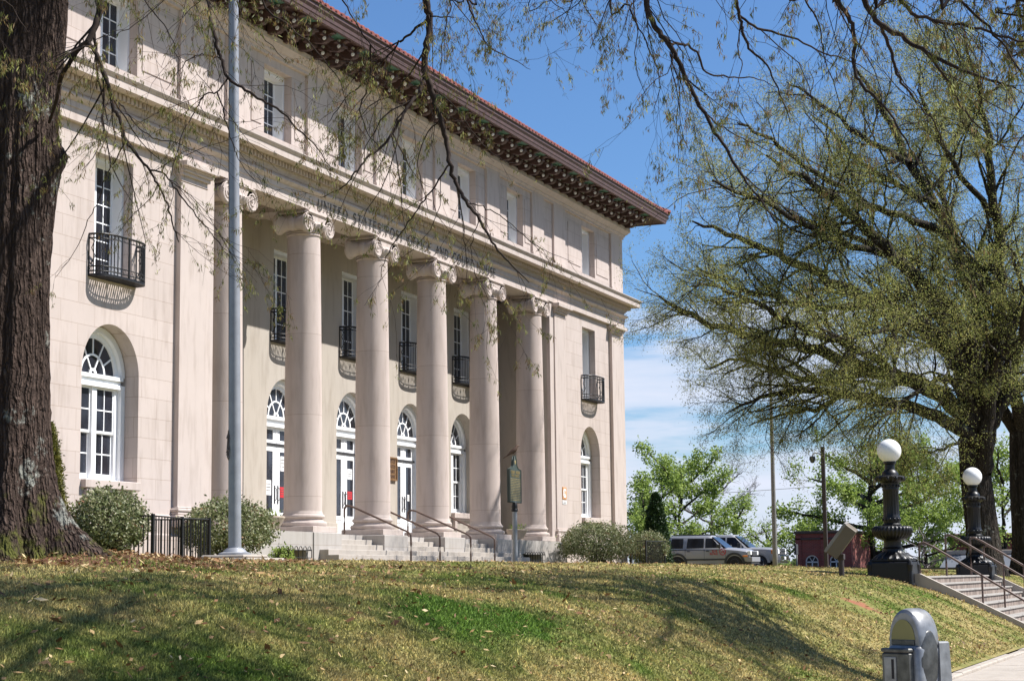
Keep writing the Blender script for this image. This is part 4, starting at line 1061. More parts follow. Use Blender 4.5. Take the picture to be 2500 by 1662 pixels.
fl([(2402,1150),(2418,1050),(2470,960),(2560,900),(2650,860),(2760,850)],2,.24,.04)
fl([(2385,1010),(2330,930),(2290,930),(2230,960),(2170,1010),(2120,1040)],-7,.12,.03)
fl([(2375,1060),(2330,1080),(2290,1100),(2250,1105)],-4,.07,.02,k=6)
fl([(2398,1000),(2420,900),(2500,800),(2500,700),(2460,600)],-9,.15,.03)
fl([(2390,980),(2340,860),(2250,780),(2180,800),(2100,820),(2000,800)],-10,.14,.03)
fl([(2400,1000),(2390,850),(2360,650),(2300,450),(2350,300),(2450,200)],10,.2,.03)
T.build('limb','bark2',fo)
far_leaves(A,2.7,rg,fo)
# second big trunk at the right edge
rg=np.random.default_rng(41)
O2=at(2512,1392,66.);O2[2]=tz(O2[0],O2[1])-.3
fo2=empty('oak_tree',tuple(O2));tag(fo2,'dark oak trunk cut off by the right edge of the picture, behind the spreading oak','tree','oak trees on the lawn')
trunk_mesh(fo2,O2,.58,6.5,(.02,0),'bark2',[(.5,.7,.4,.5),(2.2,.8,.35,.5),(3.9,.8,.35,.45)],9,40,50)
T=Tubes();A=[];tp_=O2+[.1,0,6.3]
for a in range(7):
    an=a*2*PI/7+.4;limb([tp_-[0,0,1],tp_+[2*math.cos(an),2*math.sin(an),1.6],tp_+[5*math.cos(an+.1),5*math.sin(an+.1),3.4+(a%3)],tp_+[8.5*math.cos(an),8.5*math.sin(an),4.+1.5*(a%3)]],.26,.04,8,j=.05,spec=FARSPEC,T=T,A=A,rg=rg,sub=4)
T.build('limb','bark2',fo2);far_leaves(A,1.2,rg,fo2)

# ------------------------------------------------------------------ BACKGROUND TREES
def bgtree(name,label,base,H,Rc,seed,mat,bark='bark2',nl=9,per=3.,size=.13,low=.18,trunk_r=.16,group=None,gz=0,spread=1.,leafy=True,spec=None,squash=1.):
    rg=np.random.default_rng(seed);b=np.array(base);e_=empty(name,tuple(b));tag(e_,label,'tree',group)
    T=Tubes();A=[];P=smooth_path([b-[0,0,.3],b+[.1,.05,H*.2],b+[.0,.2,H*.5],b+[.1,.1,H*.8]],rg,5,.02)
    T.add(P,np.linspace(trunk_r,trunk_r*.3,len(P)),9)
    T.build('trunk',bark,e_);T=Tubes()
    sp=spec or [(1.7,H*.24,4,.0,.25,.15),(3.0,H*.10,3,-.1,.1,.15,.008)]
    for i in range(nl):
        t=low+(.9-low)*i/nl;p=b+[.05,.1,H*t];an=i*2.4+rg.uniform(-.3,.3);R_=Rc*spread*(1-.55*((t-low)/(1-low))**1.5)*rg.uniform(.8,1.1)
        up_=H*(.12+.18*t)*squash
        Q=smooth_path([p,p+[R_*.4*math.cos(an),R_*.4*math.sin(an),up_*.5],p+[R_*.8*math.cos(an+.15),R_*.8*math.sin(an+.15),up_*.95],p+[R_*math.cos(an+.1),R_*math.sin(an+.1),up_*1.15]],rg,4,.03)
        T.add(Q,np.linspace(trunk_r*.55,.02,len(Q)),6);sprout(Q,trunk_r*.5,.02,T,A,rg,0,sp)
    Q=smooth_path([b+[.1,.1,H*.75],b+[.2,0,H*.9],b+[.1,.1,H]],rg,3,.03);T.add(Q,np.linspace(trunk_r*.3,.02,len(Q)),6);sprout(Q,.05,.02,T,A,rg,0,sp)
    T.build('limb',bark,e_)
    if leafy:
        cc=anchors(A,per*3.2,rg,.05);n=len(cc);m=5;c=np.repeat(cc,m,0)+rg.normal(0,.24,(n*m,3));V,Fq=leaves(c,size*.62,.6,.1,rg)
        npmesh('foliage',V,Fq,mat,e_,rnd=np.repeat(np.clip(np.repeat(rg.random(n),m)*.7+rg.uniform(0,.3,n*m),0,1),4))
    return e_
GT='green trees beyond the courthouse'
def g(x,D,z=-.3): p=at(x,1390,D);p[2]=z;return p
bgtree('maple_tree','bright green tree just right of the courthouse corner',g(1575,112),5.4,3.4,51,'leafgreen',group=GT,per=3.6,size=.15)
bgtree('maple_tree','tallest bright green tree above the parked grey cars',g(1668,118),7.3,4.3,52,'leafgreen',group=GT,nl=12,per=3.6,size=.15)
bgtree('maple_tree','low green tree just left of the thin steel light pole, past the pickup hood',g(1880,122),3.2,1.8,53,'leafgreen',group=GT,per=2.6,size=.13)
bgtree('maple_tree','slender green tree rising behind the pickup roof',g(1800,126),5.0,1.6,54,'leafgreen',group=GT,per=1.6,size=.13)
bgtree('maple_tree','broad green tree with low arching boughs between the camera pole and the nearer globe lamp',g(2135,112,-.5),7.6,6.6,55,'leafgreen',group=GT,nl=16,per=3.4,size=.15,low=.12,trunk_r=.28,squash=.8)
bgtree('maple_tree','yellow-green tree seen between the two globe lamps',g(2262,118,-.5),6.2,4.2,56,'leafgreen',group=GT,nl=11,per=3.,size=.15,low=.1)
bgtree('maple_tree','pale green tree showing between the two oak trunks',g(2462,110,-.5),7.,3.2,57,'leafgreen',group=GT,nl=10,per=2.5,size=.15)
bgtree('bare_tree','leafless grey tree behind the parked cars',g(1745,140),7.2,4.4,58,'leafgreen','twiggrey',nl=11,leafy=False,spec=[(1.9,2.2,4,.0,.3,.15),(3.4,1.1,3,.0,.2,.15),(4.,.55,3,0,.1,.1,.012)])
bgtree('bare_shrub','reddish leafless shrub below the globe lamps',g(2262,90,-.5),2.4,1.5,59,'leafgreen','twiggrey',nl=9,leafy=False,trunk_r=.06)
# distant wood behind everything at the horizon
def wood():
    rg=np.random.default_rng(60);n=60000;ang=np.radians(rg.uniform(-8,34,n));d=rg.uniform(330,380,n)
    h=1.8+1.3*np.sin(ang*37)+1.1*np.sin(ang*91+1)+.8*np.sin(ang*210);z=-2.5+(h+2.5)*rg.random(n)
    c=np.stack([d*np.cos(ang),-25+d*np.sin(ang),z],-1);V,Fq=leaves(c,.8,.7,0,rg);o=npmesh('far_wood',V,Fq,'leafwood',rnd=np.repeat(rg.random(n),4));tag(o,kind='stuff')
wood()

# ------------------------------------------------------------------ SHRUBS
def shrub(name,label,c,rx,ry,h,seed,mat='leafshrub',n=9000,size=.042,group='clipped shrubs along the courthouse',cone=False,cat='shrub'):
    rg=np.random.default_rng(seed);z0=tz(c[0],c[1]);b=np.array([c[0],c[1],z0]);e_=empty(name,tuple(b));tag(e_,label,cat,group)
    T=Tubes();ends=[]
    for i in range(46 if not cone else 30):
        a=rg.uniform(0,2*PI);q=rg.uniform(.2,1)
        if cone: p1=b+[rx*.5*math.cos(a)*(1-q),ry*.5*math.sin(a)*(1-q),h*q*.9]
        else: p1=b+[rx*.82*math.cos(a)*q,ry*.82*math.sin(a)*q,h*(.5+.4*math.sqrt(max(0,1-q*q)))]
        Q=smooth_path([b+[.12*math.cos(a),.12*math.sin(a),-.05],(b+p1)/2+rg.normal(0,.06,3)+[0,0,.05],p1],rg,4,.015);T.add(Q,np.linspace(.022,.006,len(Q)),4)
    T.build('stem','twig',e_)
    v=rg.normal(0,1,(n,3));v/=np.linalg.norm(v,axis=1)[:,None];rr=(1-.42*rg.random(n)**1.7)*np.where(rg.random(n)<.05,rg.uniform(1.0,1.14,n),1.)
    if cone:
        t=rg.random(n)**.8;a=rg.uniform(0,2*PI,n);R_=np.minimum((1-t)**.62,1)*np.clip(t*9+.5,0,1)*(1-.3*rg.random(n)**2)*(1+.09*np.sin(a*5+t*17)+.07*np.sin(a*9-t*23))
        P=np.stack([rx*R_*np.cos(a),ry*R_*np.sin(a),h*t],-1)
    else:
        az=np.arctan2(v[:,1],v[:,0]);bul=1+.07*np.sin(3*az+2*v[:,2]+seed)+.05*np.sin(7*az-5*v[:,2])+.04*np.sin(13*az+9*v[:,2])
        P=v*(rr*bul)[:,None];pw=np.where(P[:,2]<0,.8,1.)
        P=np.stack([P[:,0]*rx,P[:,1]*ry,(P[:,2]*pw*.52+.5)*h],-1)
        k=(P[:,2]>.06)&~((P[:,2]<h*.28)&(rg.random(n)<.55));P=P[k];n=len(P)
    cl=b+P+rg.normal(0,.035,(len(P),3));V,Fq=leaves(cl,size,.5 if not cone else .3,-.4,rg)
    cn=np.sin(P[:,0]*6+seed)*np.sin(P[:,1]*7)*np.sin(P[:,2]*8+1)
    r=np.clip(rg.random(len(P))*.75+.15+.25*cn,0,1)
    npmesh('foliage',V,Fq,mat,e_,rnd=np.repeat(r,4));return e_
def onY(x,Y): 
    d=at(x,1372,1)-CAM;t=(Y+25)/d[1];p=CAM+t*d;return (float(p[0]),float(p[1]))
BL,B2,R1,R2,A1_=onY(262,-1.9),onY(557,-2.),onY(1459,-2.2),onY(1583,-1.4),onY(112,-1.1)
A2_=tuple(float(v) for v in at(1604,1385,86)[:2])
shrub('boxwood_shrub','rounded olive shrub beside the big oak trunk, in front of the left arched window',BL,1.05,.78,1.55,71,n=11000)
shrub('boxwood_shrub','wide olive shrub behind the flagpole base',B2,1.55,.95,1.48,72,n=13000)
shrub('boxwood_shrub','large rounded shrub with reddish tips under the right arched window',R1,2.0,1.35,1.62,73,n=15000)
shrub('boxwood_shrub','smaller dark shrub behind the iron fence at the right corner',R2,1.0,.8,1.45,74,n=8000)
shrub('boxwood_shrub','small light green weed clump at the foot of the flagpole slab',(39.4,-3.0),.35,.3,.4,75,'leafgreen',n=700,size=.035,group=None)
shrub('arborvitae','upright golden-green arborvitae half hidden by the big oak trunk',A1_,.52,.5,2.95,76,'leafarb',n=22000,size=.045,cone=True,group='arborvitae at the building corners',cat='conifer')
shrub('arborvitae','dark cone-shaped arborvitae beside the parked silver car',A2_,.78,.74,3.45,77,'leafdark',n=26000,size=.075,cone=True,group='arborvitae at the building corners',cat='conifer')

# ------------------------------------------------------------------ PROPS
def P2(p): return tuple(float(v) for v in p)
# flagpole
fb=at(573,1372,30.2);fz=tz(fb[0],fb[1]);fb[2]=fz
fp=empty('flagpole',P2(fb));tag(fp,'tall silver metal flagpole on a stepped concrete slab in the lawn','flagpole')
m=MB();m.cbox(fb[0]-.62,fb[0]+.62,fb[1]-.62,fb[1]+.62,fz-.15,fz+.07,.03);m.cbox(fb[0]-.40,fb[0]+.40,fb[1]-.40,fb[1]+.40,fz+.07,fz+.125,.02);m.build('slab','concrete',fp)
m=MB();zz=fz+.125;m.lathe(fb[0],fb[1],[(.27,zz),(.27,zz+.03),(.20,zz+.05),(.17,zz+.09),(.12,zz+.12)],28);m.build('collar','galv',fp,smooth=True,auto=30)
m=MB();n=12;vs=[]
pp=[(fb[0]-.003*i,fb[1]+.0105*i*1.1,zz+.05+i*1.1) for i in range(12)]
m.tube(pp,[.108-.0032*i for i in range(12)],28);m.build('pole','galv',fp,smooth=True,auto=40)
m=MB();hx,hy=fb[0]-.08,fb[1]+.085
m.tube([(hx+.02,hy,fz+1.75),(hx-.02,hy+.02,fz+1.85),(hx-.01,hy,fz+2.2)],.014,6);m.tube([(hx-.05,hy,fz+1.85),(hx+.06,hy-.02,fz+2.05)],.012,6)
for i in range(10):
    a=i*.9;m.tube([(hx-.03+.035*math.cos(a),hy+.02*math.sin(a),fz+1.7+.04*i),(hx-.02-.03*math.cos(a),hy,fz+1.76+.045*i)],.011,5)
m.build('halyard_coil','twiggrey',fp)
m=MB();m.tube([(hx,hy,fz+1.9),(pp[-1][0]-.08,pp[-1][1]+.05,pp[-1][2])],.005,5);m.build('halyard','twiggrey',fp)

# historical marker with a bird on top
mk=at(1258,1380,54.5);mz=tz(mk[0],mk[1]);mk[2]=mz
hm=empty('historical_marker',P2(mk));tag(hm,'dark green cast historical marker with gilt text on a pale round post','sign')
m=MB();m.lathe(mk[0],mk[1],[(.075,mz-.1),(.075,mz+1.62)],20);m.build('post','galv',hm,smooth=True,auto=40)
m=MB();m.lathe(mk[0],mk[1],[(.075,mz+1.60),(.10,mz+1.61),(.10,mz+1.66),(.085,mz+1.69),(.095,mz+1.74),(.085,mz+1.80),(.07,mz+1.86),(.04,mz+1.92)],20);m.build('finial','castiron',hm,smooth=True,auto=35)
# plate faces -X (towards the photographer)
pz=mz+1.88;hw=.50
out=[(-hw,0),(hw,0),(hw+.0,.05),(hw,.98),(.26,1.02),(.15,1.10),(.11,1.28),(.05,1.38),(0,1.40),(-.05,1.38),(-.11,1.28),(-.15,1.10),(-.26,1.02),(-hw,.98)]
ca=math.cos(math.radians(0))
MROT=Matrix.Translation((mk[0],mk[1],pz))@Matrix.Rotation(math.radians(2),4,'Z')
# local frame: x along plate, y out of the plate's back
m=MB();m.prism(out,'y',-.035,.035);m.xform(MROT);m.build('plate','signgreen',hm)
m=MB()
for a,b in zip(out,out[1:]+out[:1]): m.tube([(a[0],-.035,a[1]),(b[0],-.035,b[1])],.016,5);m.tube([(a[0],.035,a[1]),(b[0],.035,b[1])],.016,5)
m.xform(MROT);m.build('rim','signgreen',hm)
m=MB();text(m,'HISTORIC MARKER'.replace('X','') if False else 'COURT HOUSE',(-.40,-.038,.86),(1,0,0),(0,0,1),.085,(0,-1,0),fit=.80,bold=1.6)
text(m,'POST OFFICE',(-.34,-.038,.755),(1,0,0),(0,0,1),.075,(0,-1,0),fit=.68,bold=1.6)
rr=random.Random(8)
for r in range(14):      # small body lettering
    x=-.44;z=.70-r*.049
    while x<.42:
        w=rr.uniform(.03,.11);x1=min(x+w,.44);m.box(x,x1,-.040,-.0355,z-.011,z+.011);x=x1+.018
m.sphere((0,-.036,1.2),.055,12,(1,.2,1.2),8)
m.xform(MROT);m.build('lettering','gold',hm)
# bird
bt=Vector((mk[0],mk[1],pz+1.405));m=MB()
m.sphere((0,0,.085),.05,14,(1.5,.85,.9),10)
body=MB();B=[(-.26,0,.015),(-.16,0,.045),(-.08,0,.075),(0,0,.10),(.07,0,.13),(.11,0,.165),(.135,0,.185),(.165,0,.180),(.20,0,.172)]
body.tube(B,[.008,.012,.030,.052,.050,.034,.030,.014,.003],12)
body.tube([(.01,.02,.06),(.015,.02,.0)],.006,5);body.tube([(.01,-.02,.06),(.015,-.02,.0)],.006,5)
body.xform(Matrix.Translation(bt)@Matrix.Rotation(math.radians(-62),4,'Z')@Matrix.Rotation(math.radians(-18),4,'Y')@Matrix.Scale(1.35,4))
o=body.build('bird','birdbrown',None,smooth=True);tag(centre(o),'small brown long-tailed bird perched on top of the historical marker','bird')

# step handrails
def step_rail(x,label,hidden=False):
    yt,yb=.42,-1.80;zt,zb=FZ+.0,tz(x,yb)
    m=MB();h=.88
    P=[(x,yt,zt),(x,yt,zt+h-.15),(x,yt-.03,zt+h-.04),(x,yt-.12,zt+h),(x,yt-.28,zt+h-.03)]
    Q=[(x,yb+.14,zb+h+.10),(x,yb+.04,zb+h+.03),(x,yb,zb+h-.10),(x,yb,zb-.05)]
    m.tube(smooth_path(P,rg,4)[:].tolist()+smooth_path(Q,rg,4).tolist(),.031,8)
    m.lathe(x,yt,[(.045,zt),(.045,zt+.03),(.03,zt+.04)],12)
    o=m.build('handrail','rail',None,smooth=True,auto=50);tag(centre(o),label,'handrail','handrails on the front steps')
step_rail(49.35,'leftmost brown pipe handrail on the front steps, left of the second visible column pedestal')
step_rail(51.45,'second brown pipe handrail from the left, running down behind the second visible column')
step_rail(53.85,'third brown pipe handrail from the left, curving over in front of the third visible column')
step_rail(55.85,'rightmost brown pipe handrail on the front steps, nearest the historical marker')

# wall plaque and signs
o=empty('wall_plaque',(55.37,1.8,3.27));tag(o,'framed bronze plaque with raised lettering between two entrance doors','plaque')
m=MB();m.cbox(54.98,55.76,1.745,1.70+.099,3.28,4.02,.01);m.build('plate','bronze',o)
m=MB()
for a in ((54.94,54.99,3.26,4.05),(55.75,55.80,3.26,4.05)): m.box(a[0],a[1],1.72,1.798,a[2],a[3])
m.box(54.99,55.75,1.722,1.798,3.26,3.31);m.box(54.99,55.75,1.722,1.798,4.0,4.05);m.build('frame','bronze',o)
m=MB()
for i,s in enumerate(('UNITED','STATES','COURT','HOUSE')): text(m,s,(55.08,1.742,3.86-i*.17),(1,0,0),(0,0,1),.10,(0,-1,0),fit=.58,bold=1.3)
m.build('lettering','rail',o)
o=empty('shelter_sign',(66.15,-.46,2.95));tag(o,'small orange sign with a white ring emblem on the pilaster right of the columns','sign')
m=MB();m.cbox(65.95,66.37,-.475,-.452,2.95,3.42,.004);m.build('plate','orange',o)
m=MB();ring(m,66.16,3.185,.115,.18,-.482,-.476,math.radians(35),math.radians(325),24)
m.prism([(66.10,3.26),(66.22,3.26),(66.16,3.17)],'y',-.481,-.476);m.prism([(66.06,3.11),(66.26,3.11),(66.16,3.20)],'y',-.4815,-.4765);m.build('emblem','paper',o)
o=empty('wall_notice',(66.15,-.46,2.76));tag(o,'small white notice with dark print just below the orange sign','sign')
m=MB();m.cbox(65.95,66.37,-.468,-.452,2.76,2.90,.003);m.build('plate','paper',o)
m=MB()
for z in (2.855,2.80): m.box(66.0,66.32,-.470,-.4685,z-.012,z+.012)
m.build('lettering','letter',o)
# notices taped in the doors
def notice(x,z,w,h,mat,label,y=1.8+.335):
    m=MB();m.box(x-w/2,x+w/2,y-.004,y+.0,z,z+h);m.mi=1
    for i in range(3): m.box(x-w*.38,x+w*.38,y-.006,y-.0045,z+h*(.72-.22*i),z+h*(.72-.22*i)+h*.05)
    o=m.build('door_notice',[mat,'letter']);tag(centre(o),label,'notice','notices taped to the entrance doors')
b1,b2,b3=BAYS[1:4]
notice(b1+.43,FZ+1.95,.30,.45,'paper','white sheet high in the right leaf of the leftmost visible door')
notice(b1+.43,FZ+1.15,.36,.32,'red','red notice low in the right leaf of the leftmost visible door')
notice(b1-.43,FZ+1.2,.30,.45,'paper','white sheet in the left leaf of the leftmost visible door')
notice(b2+.43,FZ+1.9,.34,.34,'paper','pale sheet in the right leaf of the middle visible door')
notice(b2+.43,FZ+1.25,.34,.26,'red','red notice in the right leaf of the middle visible door')
notice(b3+.43,FZ+1.35,.16,.22,'paper','small white sticker in the door nearest the bronze plaque')
# planters on the podium
def planter(x,y,label):
    e_=empty('planter',(x,y,FZ));tag(e_,label,'planter','stone planters between the columns')
    m=MB();m.lathe(x,y,[(.20,FZ),(.24,FZ+.02),(.22,FZ+.06),(.27,FZ+.12),(.36,FZ+.30),(.40,FZ+.36),(.40,FZ+.40),(.36,FZ+.41),(.33,FZ+.36)],4 if False else 28);m.build('bowl','planter',e_,smooth=True,auto=30)
    r_=np.random.default_rng(int(x));n=260;c=np.stack([x+r_.uniform(-.27,.27,n),y+r_.uniform(-.27,.27,n),FZ+.36+r_.random(n)**1.5*.2],-1);V,Fq=leaves(c,.04,.25,-1.5,r_);npmesh('foliage',V,Fq,'leafgreen',e_,rnd=np.repeat(r_.random(n),4))
planter(61.7,-.25,'stone bowl planter with grassy leaves beside the historical marker')
planter(43.75,-.2,'stone bowl planter at the foot of the leftmost visible door, above the shrub')

# iron fences
def fence(pts,label,z1=1.0,sp=.115):
    e_=empty('iron_fence',(pts[0][0],pts[0][1],tz(*pts[0])));tag(e_,label,'fence','black iron fences round the basement wells')
    m=MB()
    for a,b in zip(pts,pts[1:]):
        a=Vector(a);b=Vector(b);L_=(b-a).length;n=int(L_/sp);za=tz(*a);zb=tz(*b)
        for h in (.07,z1-.02,z1-.14) if False else (.07,z1-.01): m.tube([(a.x,a.y,za+h),(b.x,b.y,zb+h)],.019,6)
        for i in range(1,n):
            p=a+(b-a)*i/n;z=za+(zb-za)*i/n;m.box(p.x-.009,p.x+.009,p.y-.009,p.y+.009,z+.05,z+z1)
    m.build('railing','iron',e_)
    for p in pts:
        m=MB();z=tz(*p);m.box(p[0]-.032,p[0]+.032,p[1]-.032,p[1]+.032,z-.1,z+z1+.03);m.build('post','iron',e_)
fence([(33.9,-.45),(33.93,-2.85),(35.1,-2.85),(36.25,-2.85),(36.3,-.45)],'black iron fence with square corner post left of the flagpole')
fence([(71.2,-.6),(71.2,-2.1),(73.8,-2.1),(73.8,-.6)],'black iron fence between the two shrubs at the right corner',1.1)
m=MB();m.box(34.4,37.4,-.37,-.361,GZ+.02,.80);o=m.build('basement_opening','dark',bld)

# globe lamps ---------------------------------------------------------
def lamp(x,y,z):
    e_=empty('globe_lamp',(x,y,z));rot=Matrix.Rotation(math.radians(0),4,'Z')
    def S(m,name,mat,**k):
        o=m.build(name,mat,None,**k);o.parent=e_;return o
    m=MB();m.cbox(-.50,.50,-.50,.50,-.3,.62,.03);m.cbox(-.53,.53,-.53,.53,-.3,.12,.03);m.cbox(-.46,.46,-.46,.46,.62,.68,.02)
    for sx in (-1,1):
        for sy in (-1,1): m.lathe(sx*.47,sy*.47,[(.06,.0),(.07,.1),(.055,.4),(.075,.55),(.04,.64)],10)
    S(m,'base','castiron')
    m=MB();m.lathe(0,0,[(.46,.66),(.47,.69),(.44,.72),(.40,.76),(.33,.80),(.27,.84),(.24,.88),(.235,.93)],72,flute=(1,5,18,.05))
    m.lathe(0,0,[(.235,.92),(.25,.94),(.21,.97),(.205,1.08),(.215,1.12),(.26,1.15)],40);
    S(m,'pedestal','castiron',smooth=True,auto=45)
    m=MB();m.lathe(0,0,[(.22,1.13),(.34,1.17),(.43,1.25),(.465,1.34),(.455,1.42),(.41,1.455),(.33,1.47),(.2,1.475)],96,flute=(1,5,32,.035))
    for i in range(16):
        a=i*PI/8;m.sphere((.44*math.cos(a),.44*math.sin(a),1.37),.035,8,(1,1,1.3),6)
    S(m,'bowl','castiron',smooth=True,auto=45)
    m=MB();m.lathe(0,0,[(.215,1.46),(.225,1.50),(.19,1.53),(.20,1.58),(.21,1.66),(.19,1.70),(.185,1.76),(.178,2.28),(.19,2.30),(.20,2.34),(.19,2.38),(.20,2.44),(.21,2.50)],64,flute=(6,7,16,.045))
    for zc in (1.62,2.41):
        for i in range(12): a=i*PI/6;m.sphere((.20*math.cos(a),.20*math.sin(a),zc),.03,8,(1,1,1.2),6)
    S(m,'shaft','castiron',smooth=True,auto=45)
    m=MB();m.lathe(0,0,[(.20,2.48),(.27,2.52),(.335,2.57),(.345,2.62),(.31,2.645),(.20,2.67),(.19,2.72),(.155,2.77),(.12,2.80),(.115,2.92),(.15,2.95),(.15,2.99),(.10,3.0)],72,flute=(1,4,20,.04))
    for i in range(10): a=i*PI/5;m.sphere((.32*math.cos(a),.32*math.sin(a),2.58),.045,8,(1,1,1.2),6)
    S(m,'capital','castiron',smooth=True,auto=45)
    m=MB();m.sphere((0,0,3.245),.285,40,(1,1,1),24);S(m,'globe','globe',smooth=True)
    return e_
l1=at(2183,1430,43);l1[2]=0
la=lamp(l1[0],l1[1],-.37);tag(la,'black cast iron lamp with white globe left of the stone stairs, nearer and larger','street lamp','globe lamps flanking the stairs')
l2=at(2384,1400,54.3)
lb_=copy_tree(la,None,Vector((l2[0],l2[1],-.42)));tag(lb_,'black cast iron lamp with white globe beyond the stairs, in front of the oak trunk')

# stone stairs down the bank ---------------------------------------------
sta=empty('stone_stairs',(50,-18.8,-1.6));tag(sta,'wide stone stairs with stained risers and sloping side walls climbing the lawn bank','stairs')
nz_=9;zt_,zb_=-.10,-1.58;yt_,yb_=-17.75,-20.35
mT=MB();mR=MB()
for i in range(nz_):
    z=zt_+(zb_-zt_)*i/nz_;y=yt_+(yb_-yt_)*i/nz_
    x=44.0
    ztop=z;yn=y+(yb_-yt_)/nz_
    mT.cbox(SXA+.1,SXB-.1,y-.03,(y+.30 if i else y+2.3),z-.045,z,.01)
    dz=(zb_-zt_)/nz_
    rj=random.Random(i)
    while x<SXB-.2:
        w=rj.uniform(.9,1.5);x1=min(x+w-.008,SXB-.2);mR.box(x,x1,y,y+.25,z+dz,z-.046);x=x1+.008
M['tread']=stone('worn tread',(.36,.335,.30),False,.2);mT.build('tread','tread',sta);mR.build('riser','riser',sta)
for xw in (SXA-.02,SXB-.23):
    m=MB();m.prism([(-17.35,.02-.05),(-17.72,-.03),(-20.15,-1.24),(-20.15,-1.9),(-17.35,-1.9)],'x',xw,xw+.25);m.cbox(xw-.005,xw+.255,-20.62,-20.16,-1.9,-1.22,.015)
    m.build('side_wall','concrete',sta)
def stair_rail(x,zt,h,label):
    m=MB();y0,y1=-17.62,-20.5;z0=zt_
    sl_=(zb_-zt_)/(yb_-yt_)
    top=z0+h
    P=[(x,y0,z0-.3),(x,y0,top-.10),(x,y0-.03,top-.02),(x,y0-.12,top)]
    m.tube(smooth_path(P,rg,4).tolist()+[(x,y0-.35,top+sl_*-.2),(x,y1,top+sl_*(y1-y0-.1)*1.)],.027,8)
    for f in (.5,.97):
        y=y0+(y1-y0)*f;m.tube([(x,y,zt_+sl_*(y-yt_)-.35),(x,y,top+sl_*(y-y0+.1))],.024,8)
    o=m.build('stair_railing','rail',None,smooth=True,auto=50);tag(centre(o),label,'handrail','pipe railings on the stone stairs')
stair_rail(44.3,-.1,.80,'nearest brown pipe railing, rising just inside the left side wall of the stone stairs')
stair_rail(48.4,-.1,1.05,'second brown pipe railing across the stone stairs, starting right of the nearest one')
stair_rail(52.9,-.1,1.05,'third brown pipe railing across the stone stairs, starting in front of the farther lamp')
stair_rail(55.7,-.1,.85,'farthest brown pipe railing, inside the right side wall of the stone stairs')

# floodlight box ----------------------------------------------------------
fl_=at(2055,1408,38.);fl_[2]=tz(fl_[0],fl_[1])
fe=empty('floodlight',P2(fl_));tag(fe,'tilted brown box floodlight on a short post at the lawn edge','floodlight')
m=MB();m.tube([(fl_[0],fl_[1],fl_[2]-.1),(fl_[0],fl_[1],fl_[2]+.36)],.06,12);m.build('post','bronzepole',fe,smooth=True,auto=40)
m=MB();m.cbox(-.08,.08,-.07,.07,-.06,.06,.01);m.tube([(0,0,-.1),(.0,.0,.1)],.03,8);m.xform(Matrix.Translation((fl_[0],fl_[1],fl_[2]+.40)));m.build('bracket','bronzepole',fe)
FR=Matrix.Translation((fl_[0],fl_[1]-.02,fl_[2]+.74))@Matrix.Rotation(math.radians(38),4,'X')@Matrix.Rotation(math.radians(8),4,'Z')
m=MB();m.prism([(-.26,-.13),(.26,-.13),(.28,.10),(.28,.13),(-.28,.13),(-.28,.10)],'x',-.27,.27);
m=MB();m.cbox(-.25,.25,-.15,.15,-.36,.36,.015);m.xform(FR);m.build('housing','taupe',fe)
m=MB();m.cbox(-.262,.262,.10,.158,-.372,.372,.012);m.xform(FR);m.build('rim','steelpole',fe)
m=MB();m.box(-.21,.21,.1585,.162,-.32,.32);m.xform(FR);m.build('lens','globe',fe)
# tall thin light pole and the camera pole
tp0=at(1893,1390,78.);tp0[2]=-.1
pe=empty('light_pole',P2(tp0));tag(pe,'tall thin tapered steel light pole rising into the oak boughs in front of the pickup','pole')
m=MB();m.tube([(tp0[0],tp0[1]-.003*i,-.1+.95*i) for i in range(11)],[.115-.0055*i for i in range(11)],14);m.build('pole','steelpole',pe,smooth=True)
m=MB();m.tube([(tp0[0],tp0[1]-.02,9.3),(tp0[0],tp0[1]-.5,9.6),(tp0[0],tp0[1]-1.2,9.65)],.035,8);m.sphere((tp0[0],tp0[1]-1.4,9.62),.2,14,(1,2,.5),8);m.build('lamp_head','steelpole',pe,smooth=True)
cp=at(2018,1390,85.);cp[2]=-.1
ce=empty('camera_pole',P2(cp));tag(ce,'dark square pole with a dome security camera hanging from an arm at its top','pole')
m=MB();m.cbox(cp[0]-.085,cp[0]+.085,cp[1]-.085,cp[1]+.085,-.2,5.92,.01);m.build('pole','bronzepole',ce)
m=MB();m.tube(smooth_path([(cp[0],cp[1],5.45),(cp[0],cp[1]+.22,5.62),(cp[0],cp[1]+.42,5.62),(cp[0],cp[1]+.5,5.48)],rg,4),.035,8);m.build('arm','paper',ce,smooth=True)
m=MB();m.lathe(cp[0],cp[1]+.5,[(.02,5.50),(.13,5.47),(.15,5.36),(.15,5.30)],20);m.sphere((cp[0],cp[1]+.5,5.28),.12,16,(1,1,1),10);m.build('dome_camera','blackplastic',ce,smooth=True,auto=40)
m=MB();gp=at(1946,1390,95.);m.tube([(gp[0],gp[1],-.3),(gp[0],gp[1],1.0)],.035,8);
ge_=empty('sign_post',P2((gp[0],gp[1],-.3)));tag(ge_,'thin green post with a small edge-on sign left of the red brick building','sign');m.build('post','signgreen',ge_,smooth=True)
m=MB();m.cbox(gp[0]-.22,gp[0]+.22,gp[1]-.04,gp[1]+.05,.98,1.52,.02);m.xform(Matrix.Identity(4));m.build('plate','blackplastic',ge_)
# overhead wire
m=MB();a_=at(1700,1203,135);b_=at(1910,1190,150)
W=[a_+(b_-a_)*t for t in (-1.5,-.5,0,.5,1,2,3)];m.tube([(p[0],p[1],p[2]-.12*math.sin(PI*i/6)) for i,p in enumerate(W)],.022,5)
o=m.build('overhead_wire','blackplastic');tag(o,'thin overhead cable crossing the pale sky behind the light pole','cable')

